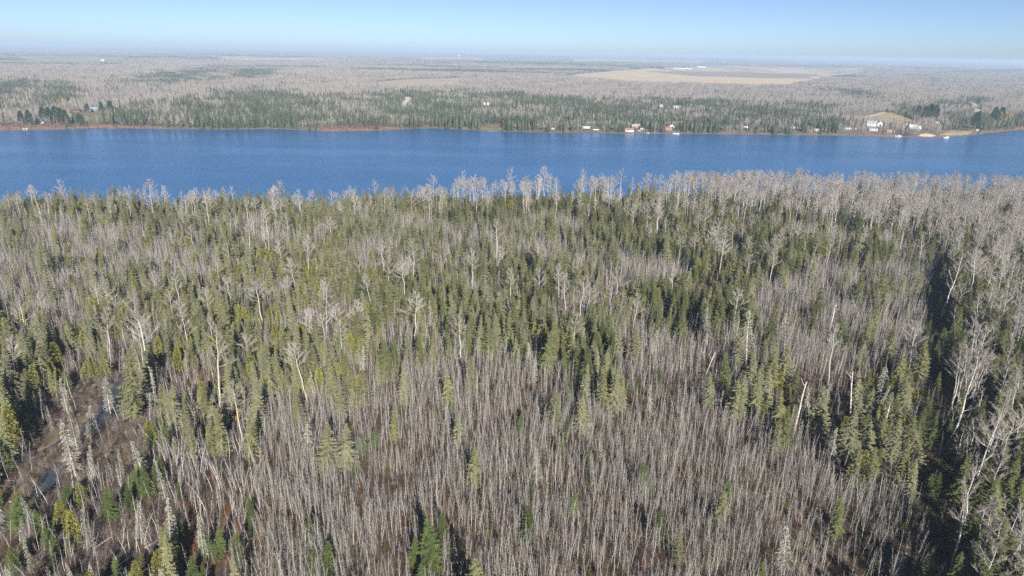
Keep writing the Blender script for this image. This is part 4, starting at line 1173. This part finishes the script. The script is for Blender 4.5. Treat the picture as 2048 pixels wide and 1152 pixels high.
# ------------------------------------------------------------------ boats, docks, vehicles, tower
def hull(name, u, v, L, W, Hh, mat, label, rz=0.0, flip=False, cabin=False, z=None, cat='boat'):
    x, y, zz = ground_at(u, v) if z is None else (*on_plane(u, v, z)[:2], z)
    root = empty(name, (x, y, zz + (.02 if not flip else Hh)), rz)
    mb = MB(); secs = []
    for i in range(7):
        t = i / 6; wd = W / 2 * (1 - .92 * max(0, (t - .45) / .55) ** 2); sh = Hh * (1 + .35 * t * t)
        X = -L / 2 + L * t; k = -1 if flip else 1
        secs.append([(X, -wd, k * sh), (X, -wd * .7, k * .1), (X, 0, -k * .12 + .1), (X, wd * .7, k * .1), (X, wd, k * sh)])
    for a, b_ in zip(secs[:-1], secs[1:]):
        for i in range(4): mb.poly([a[i], a[i + 1], b_[i + 1], b_[i]])
    mb.poly(secs[0])
    obj('hull', mb, M['h_' + mat], root)
    if not flip:
        g = MB()
        for a, b_ in zip(secs[:-1], secs[1:]):
            for i in (0, 4): g.tube([a[i], b_[i]], [.07, .07], 4)
        obj('gunwale', g, M['h_trim'], root)
        for q in (-.2, .15):
            s_ = MB(); s_.box(L * q - .2, L * q + .2, -W * .42, W * .42, Hh * .6, Hh * .7); obj('seat', s_, M['h_wood'], root)
    if cabin:
        c_ = MB(); c_.box(-L * .1, L * .2, -W * .32, W * .32, Hh * .6, Hh + 1.3); cb = obj('cabin', c_, M['h_white'], root)
        p_ = MB(); p_.box(L * .2, L * .2 + .04, -W * .26, W * .26, Hh + .5, Hh + 1.1); p_.box(-L * .07, L * .17, -W * .32, -W * .32 - .03, Hh + .5, Hh + 1.1); obj('window', p_, M['glass'], cb)
        r_ = MB(); r_.box(-L * .16, L * .24, -W * .38, W * .38, Hh + 1.3, Hh + 1.42); obj('roof', r_, M['h_trim'], cb)
    return tag(root, label, cat)
def dock(u, v, L, W, label, rz):
    p = on_plane(u, v, 0.0); root = empty('dock', (p[0], p[1], 0), rz)
    n = int(L / .8)
    for i in range(n):
        q = MB(); q.box(-W / 2, W / 2, -L / 2 + i * .8 + .03, -L / 2 + i * .8 + .77, .5, .58); obj('plank', q, M['h_silver'], root)
    for sx in (-1, 1):
        s_ = MB(); s_.box(sx * W * .4 - .06, sx * W * .4 + .06, -L / 2, L / 2, .32, .496); obj('beam', s_, M['h_wood'], root)
        for sy in (-1, 0, 1):
            t_ = MB(); t_.tube([(sx * W * .45, sy * L * .45, -3), (sx * W * .45, sy * L * .45, .9)], [.08, .08], 5); obj('post', t_, M['h_wood'], root)
    tag(root, label, 'dock')
hull('rowing_boat', 50, 258.5, 6, 1.8, .7, 'white', 'white boat drawn up on the rusty shore below the pine cottage', .1)
dock(185, 256.6, 12, 2, 'pale dock below the lawn, left one of two', -1.1)
dock(198, 256.2, 9, 2, 'short pale dock below the lawn, right one of two', -.8)
dock(985, 263.4, 14, 2.4, 'pale dock along the shore of the small lawn', 1.35)
hull('rowing_boat', 1192, 260, 8, 2.6, 1.0, 'white', 'upturned white boat on the grass right of the mobile home', -.3, True)
hull('motor_boat', 1352, 268.2, 9, 2.6, 1.0, 'white', 'white boat moored below the low tan cottage', -.35, z=0.0)
dock(1786, 271.6, 16, 2.2, 'white dock in front of the rust-roofed cabin', .9)
hull('motor_boat', 1796, 273.4, 9, 2.8, 1.1, 'white', 'white motor boat moored at the end of the dock', -.2, cabin=True, z=0.0)
hull('motor_boat', 1892, 276.2, 9, 3.0, 1.1, 'white', 'white cabin boat floating alone off the beach', .15, cabin=True, z=0.0)
hull('canoe', 1296, 266.5, 5, 1.1, .5, 'silver', 'silver canoe on the bank right of the small white cabin', .1)
def car(name, u, v, mat, label, truck=False, rz=0.0):
    x, y, z = ground_at(u, v); root = empty(name, (x, y, z + .08), rz)
    b_ = MB(); b_.box(-2.4, 2.4, -.9, .9, .35, .95); b_.box(-2.3, 2.3, -.86, .86, .95, 1.05); obj('body', b_, M['h_' + mat], root)
    c_ = MB(); x0, x1 = (-.3, 1.3) if truck else (-1.8, 1.0)
    for a, bb in (((x0, x1), (x0 + .25, x1 - .45)),):
        lo = [(a[0], -.85, 1.05), (a[1], -.85, 1.05), (a[1], .85, 1.05), (a[0], .85, 1.05)]; hi = [(bb[0], -.7, 1.65), (bb[1], -.7, 1.65), (bb[1], .7, 1.65), (bb[0], .7, 1.65)]
        c_.poly(hi)
        for i in range(4): j = (i + 1) % 4; c_.poly([lo[i], lo[j], hi[j], hi[i]])
    obj('cabin', c_, M['glass'], root)
    t_ = MB(); t_.box(x0 + .27, x1 - .47, -.68, .68, 1.652, 1.70); obj('roof', t_, M['h_' + mat], root)
    for sx in (-1.5, 1.5):
        for sy in (-.85, .85):
            w_ = MB(); w_.tube([(sx, sy - .11, .34), (sx, sy + .11, .34)], [.34, .34], 10); w_.poly([(sx + .34 * math.cos(k * .628), sy + math.copysign(.11, sy), .34 + .34 * math.sin(k * .628)) for k in range(10)])
            obj('wheel', w_, M['h_dark'], root)
    return tag(root, label, 'truck' if truck else 'car')
car('parked_car', 1278, 262.5, 'white', 'white car parked between boathouse and small cabin', False, .2)
car('pickup_truck', 1297, 261.5, 'bluegrey', 'blue-grey pickup parked right of the small white cabin', True, -.3)
car('parked_car', 1722, 262.5, 'dark', 'dark car parked between the two big white houses', False, .1)
HOUSE_VIEW.append((1290, 1302, 261, .05)); HOUSE_VIEW.append((1340, 1366, 262, .05)); HOUSE_VIEW.append((1184, 1202, 258, .02)); HOUSE_VIEW.append((178, 222, 246, .15)); HOUSE_VIEW.append((1775, 1802, 266, .03))
HOUSE_VIEW.append((800, 826, 198, .25)); HOUSE_VIEW.append((1934, 1962, 204, .2)); HOUSE_VIEW.append((1163, 1226, 246.5, .35)); HOUSE_VIEW.append((1300, 1384, 246, .45)); HOUSE_VIEW.append((958, 1006, 250, .04)); HOUSE_VIEW.append((1690, 1775, 226, .5)); HOUSE_VIEW.append((142, 200, 228, .3))
HOUSE_VIEW.append((1838, 1872, 264, .02)); HOUSE_VIEW.append((1880, 1950, 262, .06))
p = CAM + ray(918, 103) * (8500 / ray(918, 103)[1])
zt = float(gz(p[0], p[1])); tw = empty('water_tower', (p[0], p[1], zt))
a = MB(); a.tube([(0, 0, -2), (0, 0, 12), (0, 0, 42)], [4.2, 2.2, 2.0], 10); obj('stem', a, M['h_white'], tw)
a = MB(); a.tube([(0, 0, 40), (0, 0, 46), (0, 0, 53), (0, 0, 58), (0, 0, 60)], [2, 8.5, 9.5, 6, .3], 14); tk = obj('tank', a, M['h_white'], tw)
a = MB(); a.tube([(0, 0, 59.5), (0, 0, 63)], [.5, .3], 5); obj('vent', a, M['h_silver'], tk)
tag(tw, 'tiny white water tower on the hazy skyline', 'water tower')
NEARFAR = 1900.0
x, y, r = far_points(860, NEARFAR, 4.7, 71)
df = y - far_shore(x)
k = df > 1.0
x, y, df = x[k], y[k], df[k]
z = gz(x, y); u, v, d = project(x, y, z)
op = open_ground(x, y, u, v)
k = ~op
for u0, u1, vb, keepf in HOUSE_VIEW:
    inn = (u > u0) & (u < u1) & (v > vb - 2.5) & (v < vb + 13) & (r.random(len(u)) > keepf)
    k &= ~inn
x, y, z, u, v, df = x[k], y[k], z[k], u[k], v[k], df[k]
_, vm, _ = project(x, y, z + 6)
ds = dark_share(x, y, u, vm)
con = r.random(len(x)) < ds
thin = r.random(len(x)) < np.where(con, .95, .85)
bankz = np.zeros(len(x), bool)
for P_, nm in CLEAR_POLYS:
    if nm == 'bank': bankz |= inpoly(x, y, [tuple(p) for p in P_])
shore = (df < 5) | bankz
n = len(x)
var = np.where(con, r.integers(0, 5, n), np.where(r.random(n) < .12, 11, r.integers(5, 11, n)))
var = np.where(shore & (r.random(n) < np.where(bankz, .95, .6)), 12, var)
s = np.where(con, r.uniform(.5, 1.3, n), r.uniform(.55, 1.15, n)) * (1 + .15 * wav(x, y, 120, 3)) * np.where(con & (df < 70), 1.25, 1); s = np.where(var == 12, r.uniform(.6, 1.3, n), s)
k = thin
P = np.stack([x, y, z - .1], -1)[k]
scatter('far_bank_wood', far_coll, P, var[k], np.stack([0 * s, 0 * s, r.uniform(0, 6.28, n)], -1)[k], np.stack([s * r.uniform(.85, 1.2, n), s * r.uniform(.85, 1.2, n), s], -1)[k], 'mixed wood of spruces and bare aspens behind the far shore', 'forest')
print('far trees', k.sum())
# wood further off: patches of trees
def patch(seed, size, n, fr, hs=1.0):
    r = random.Random(seed); out = []
    src = [far_vars[i] for i in range(11)]
    for i in range(n):
        ox, oy = r.uniform(-.5, .5) * size, r.uniform(-.5, .5) * size
        v_ = src[r.randrange(5)] if r.random() < fr else src[5 + r.randrange(6)]
        s = r.uniform(.6, 1.15) * hs; a = r.uniform(0, 6.28); ca, sa = math.cos(a), math.sin(a)
        for (V, F, T, m) in v_.values():
            V2 = V * s; V2 = np.stack([V2[:, 0] * ca - V2[:, 1] * sa + ox, V2[:, 0] * sa + V2[:, 1] * ca + oy, V2[:, 2]], -1)
            out.append((V2, F, np.clip(T + r.uniform(-.25, .25), 0, 1), m))
    return make_mesh('wood_patch', out)
pc = bpy.data.collections.new('source_patches')
for i, (fr, sd) in enumerate(((.02, 1), (.04, 2), (.0, 3), (.35, 4), (.45, 5), (.85, 6), (.92, 7))):
    pc.objects.link(bpy.data.objects.new(f'source_patch_{i:02d}', patch(500 + sd, 42, 62, fr)))
def patches(name, y0, y1, cell, scale, zs, seed, label):
    x, y, r = far_points(y0, y1, cell, seed)
    z = gz(x, y); u, v, d = project(x, y, z)
    k = ~open_ground(x, y, u, v)
    _, vm, _ = project(x, y, z + 7)
    ds = dark_share(x, y, u, vm); q = r.random(len(x))
    cls = np.where(ds > .45, np.where(q < .75, 2, 1), np.where(ds > .2, np.where(q < .5, 1, 0), np.where(q < .08, 1, 0)))
    if y0 > 4000: k &= (wav(x * .4, y, 900, 4) < 1.05)
    var = np.where(cls == 2, r.integers(5, 7, len(x)), np.where(cls == 1, r.integers(3, 5, len(x)), r.integers(0, 3, len(x))))
    n = len(x); s = np.full(n, scale)
    scatter(name, pc, np.stack([x, y, z - .2], -1)[k], var[k], np.stack([0 * s, 0 * s, r.uniform(0, 6.28, n)], -1)[k], np.stack([s, s, zs * r.uniform(.85, 1.2, n)], -1)[k], label, 'forest')
    print(name, k.sum())
patches('far_off_wood', NEARFAR, 5000, 37, 1.0, 1.0, 72, 'pale bare wood with dark spruce stands beyond the far bank')
patches('horizon_wood', 5000, 14000, 115, 3.0, 1.3, 73, 'hazy wood near the horizon')
patches('horizon_ridge_wood', 14000, 40000, 480, 12.0, 2.0, 74, 'blue hazy wood on the skyline')
# ------------------------------------------------------------------ haze
hm = bpy.data.materials.new('haze'); hm.use_nodes = True
hn = hm.node_tree; hn.nodes.clear()
ho = hn.nodes.new('ShaderNodeOutputMaterial'); hv = hn.nodes.new('ShaderNodeVolumePrincipled')
hv.inputs['Color'].default_value = (0.58, 0.75, 0.97, 1)
hv.inputs['Density'].default_value = 0.00012
hv.inputs['Anisotropy'].default_value = 0.0
hn.links.new(hv.outputs[0], ho.inputs['Volume'])
hb = MB(); hb.box(-50000, 50000, -3000, 50000, -40, 121)
haze = obj('haze', hb, hm)
tag(haze, 'pale autumn haze lying over the land', 'haze', None, 'stuff')
# ------------------------------------------------------------------ trees that stand out on the far bank
K['pine'] = Kind('pine_tree', [cedar(700 + i, 15, 3.2 + .3 * i, 'pine', 420, .25, 'conifer_bark', .55, 1.2) for i in range(3)], [15] * 3)
PINES = [(44, 249, 20), (60, 251, 23), (88, 244, 22), (100, 247, 24), (114, 246, 25), (124, 248, 24), (133, 249, 22), (160, 250, 17), (176, 226, 14), (205, 229, 18), (222, 228, 20),
         (1848, 243, 22), (1858, 240, 24), (1868, 242, 24), (1836, 232, 16), (1985, 250, 26), (1999, 247, 24), (1948, 262, 28), (1952, 258, 26)]
def far_single(kind, var, u, v, hpx, label, cat, group=None):
    x, y, z = ground_at(u, v); _, _, d = project(x, y, z)
    h = hpx * (1.3 if kind == 'pine' else 1.15) * d / F_PX; s = h / K[kind].h[var]
    tag(K[kind].place(var, (x, y, z - .1), u, s * 1.05, s), label, cat, group)
for i, (u, v, hp) in enumerate(PINES):
    if u < 140: lb, g = 'round dark green pine in the clump around the white cottage', 'pines around the white cottage'
    elif u < 230: lb, g = 'dark pine bordering the lawn below the blue-roofed house', 'pines bordering the lawn'
    elif u < 1900: lb, g = 'round dark pine in bare trees above the beach', 'pines above the beach'
    else: lb, g = 'dark pine near the far right end of the shore', 'pines at the right end of the shore'
    far_single('pine', i % 3, u, v, hp, lb, 'pine', g)
for i, (u, v, hp, lb) in enumerate([(130, 218, 18, 'yellow aspen behind the pine clump near the blue-roofed house'), (466, 212, 15, 'yellow aspen alone in the left part of the far wood'), (1720, 250, 16, 'golden aspen on the slope behind the large white house'),
                                    (2014, 254, 28, 'orange tree at the far right shore'), (1998, 252, 24, 'golden tree just left of the orange shore tree'), (1668, 205, 12, 'pale yellow aspen in the bare wood above the long white house'),
                                    (1985, 190, 12, 'yellow aspen in the bare wood above the curving road')]):
    far_single('gold', i % 3, u, v, hp, lb, 'aspen')
x, y, z = ground_at(1000, 254)
e = empty('red_bush', (x, y, z)); obj('stems', K['bush'].parts[5]['stems'], None, e); e.scale = (3.2, 3.2, 3.0); tag(e, 'dark red bush beside the small shore lawn', 'bush')
for i, (u, v, ut, vt, lb) in enumerate([(474, 862, 476, 815, 'small golden tree at the left edge of the near saplings'), (522, 858, 521, 800, 'thin golden tree right of the other golden one by the conifers'),
                                        (1382, 404, 1382, 350, 'yellow-topped aspen on the near lake shore'), (1436, 404, 1438, 346, 'second yellow-topped aspen on the near lake shore, to the right')]):
    (x, y, z), h, ln = solve_height(u, v, ut, vt); s = h / 13
    tag(K['gold'].place(i % 3, (x, y, z - .05), u, s * (.6 if i < 2 else .8), s, (0, ln)), lb, 'aspen')
# ------------------------------------------------------------------ fallen logs in the bog
LOGS = [(76, 838, 130, 842, 'pale log lying by the dark creek bend'), (31, 886, 70, 894, 'grey log on the near bank of the creek'), (4, 964, 44, 963, 'straight pale log at the left border'), (150, 1066, 206, 1032, 'long pale log slanting across the bog'),
        (172, 1090, 238, 1050, 'grey log just below the long slanting one'), (188, 1100, 224, 1076, 'short grey log among twigs in the bog'), (205, 852, 252, 835, 'pale log bridging the head of the creek'), (242, 1132, 264, 1112, 'short log at the bottom of the bog'),
        (290, 1098, 334, 1074, 'thin grey log beside the green fir'), (380, 1150, 398, 1134, 'white log end at the bottom edge'), (54, 852, 112, 846, 'second thin log behind the creek bend'), (120, 958, 170, 930, 'log lying between the two pools'), (20, 1005, 66, 1030, 'grey log below the lower pool')]
for i, (u0, v0, u1, v1, lb) in enumerate(LOGS):
    a = np.array(ground_at(u0, v0)); c = np.array(ground_at(u1, v1)); a[2] += .3; c[2] += .35
    root = empty('fallen_log', tuple(a)); d = c - a; mb = MB()
    mb.tube([np.zeros(3), d * .5 + np.array([0, 0, .05]), d], [.2, .17, .09], 6); mb.poly([.17 * np.array([-d[1], d[0], 0]) / np.linalg.norm(d) * math.cos(k) + np.array([0, 0, .17 * math.sin(k)]) for k in np.linspace(0, 6.28, 7)[:-1]])
    obj('stem', mb, M['dead_wood'], root)
    r = random.Random(i)
    for k in range(3):
        b0 = d * r.uniform(.45, .95); bm = MB(); bm.tube([b0, b0 + np.array([r.uniform(-.5, .5), r.uniform(-.5, .5), r.uniform(.2, .9)])], [.045, .015], 3); obj('branch', bm, M['dead_wood'], root)
    tag(root, lb, 'log')
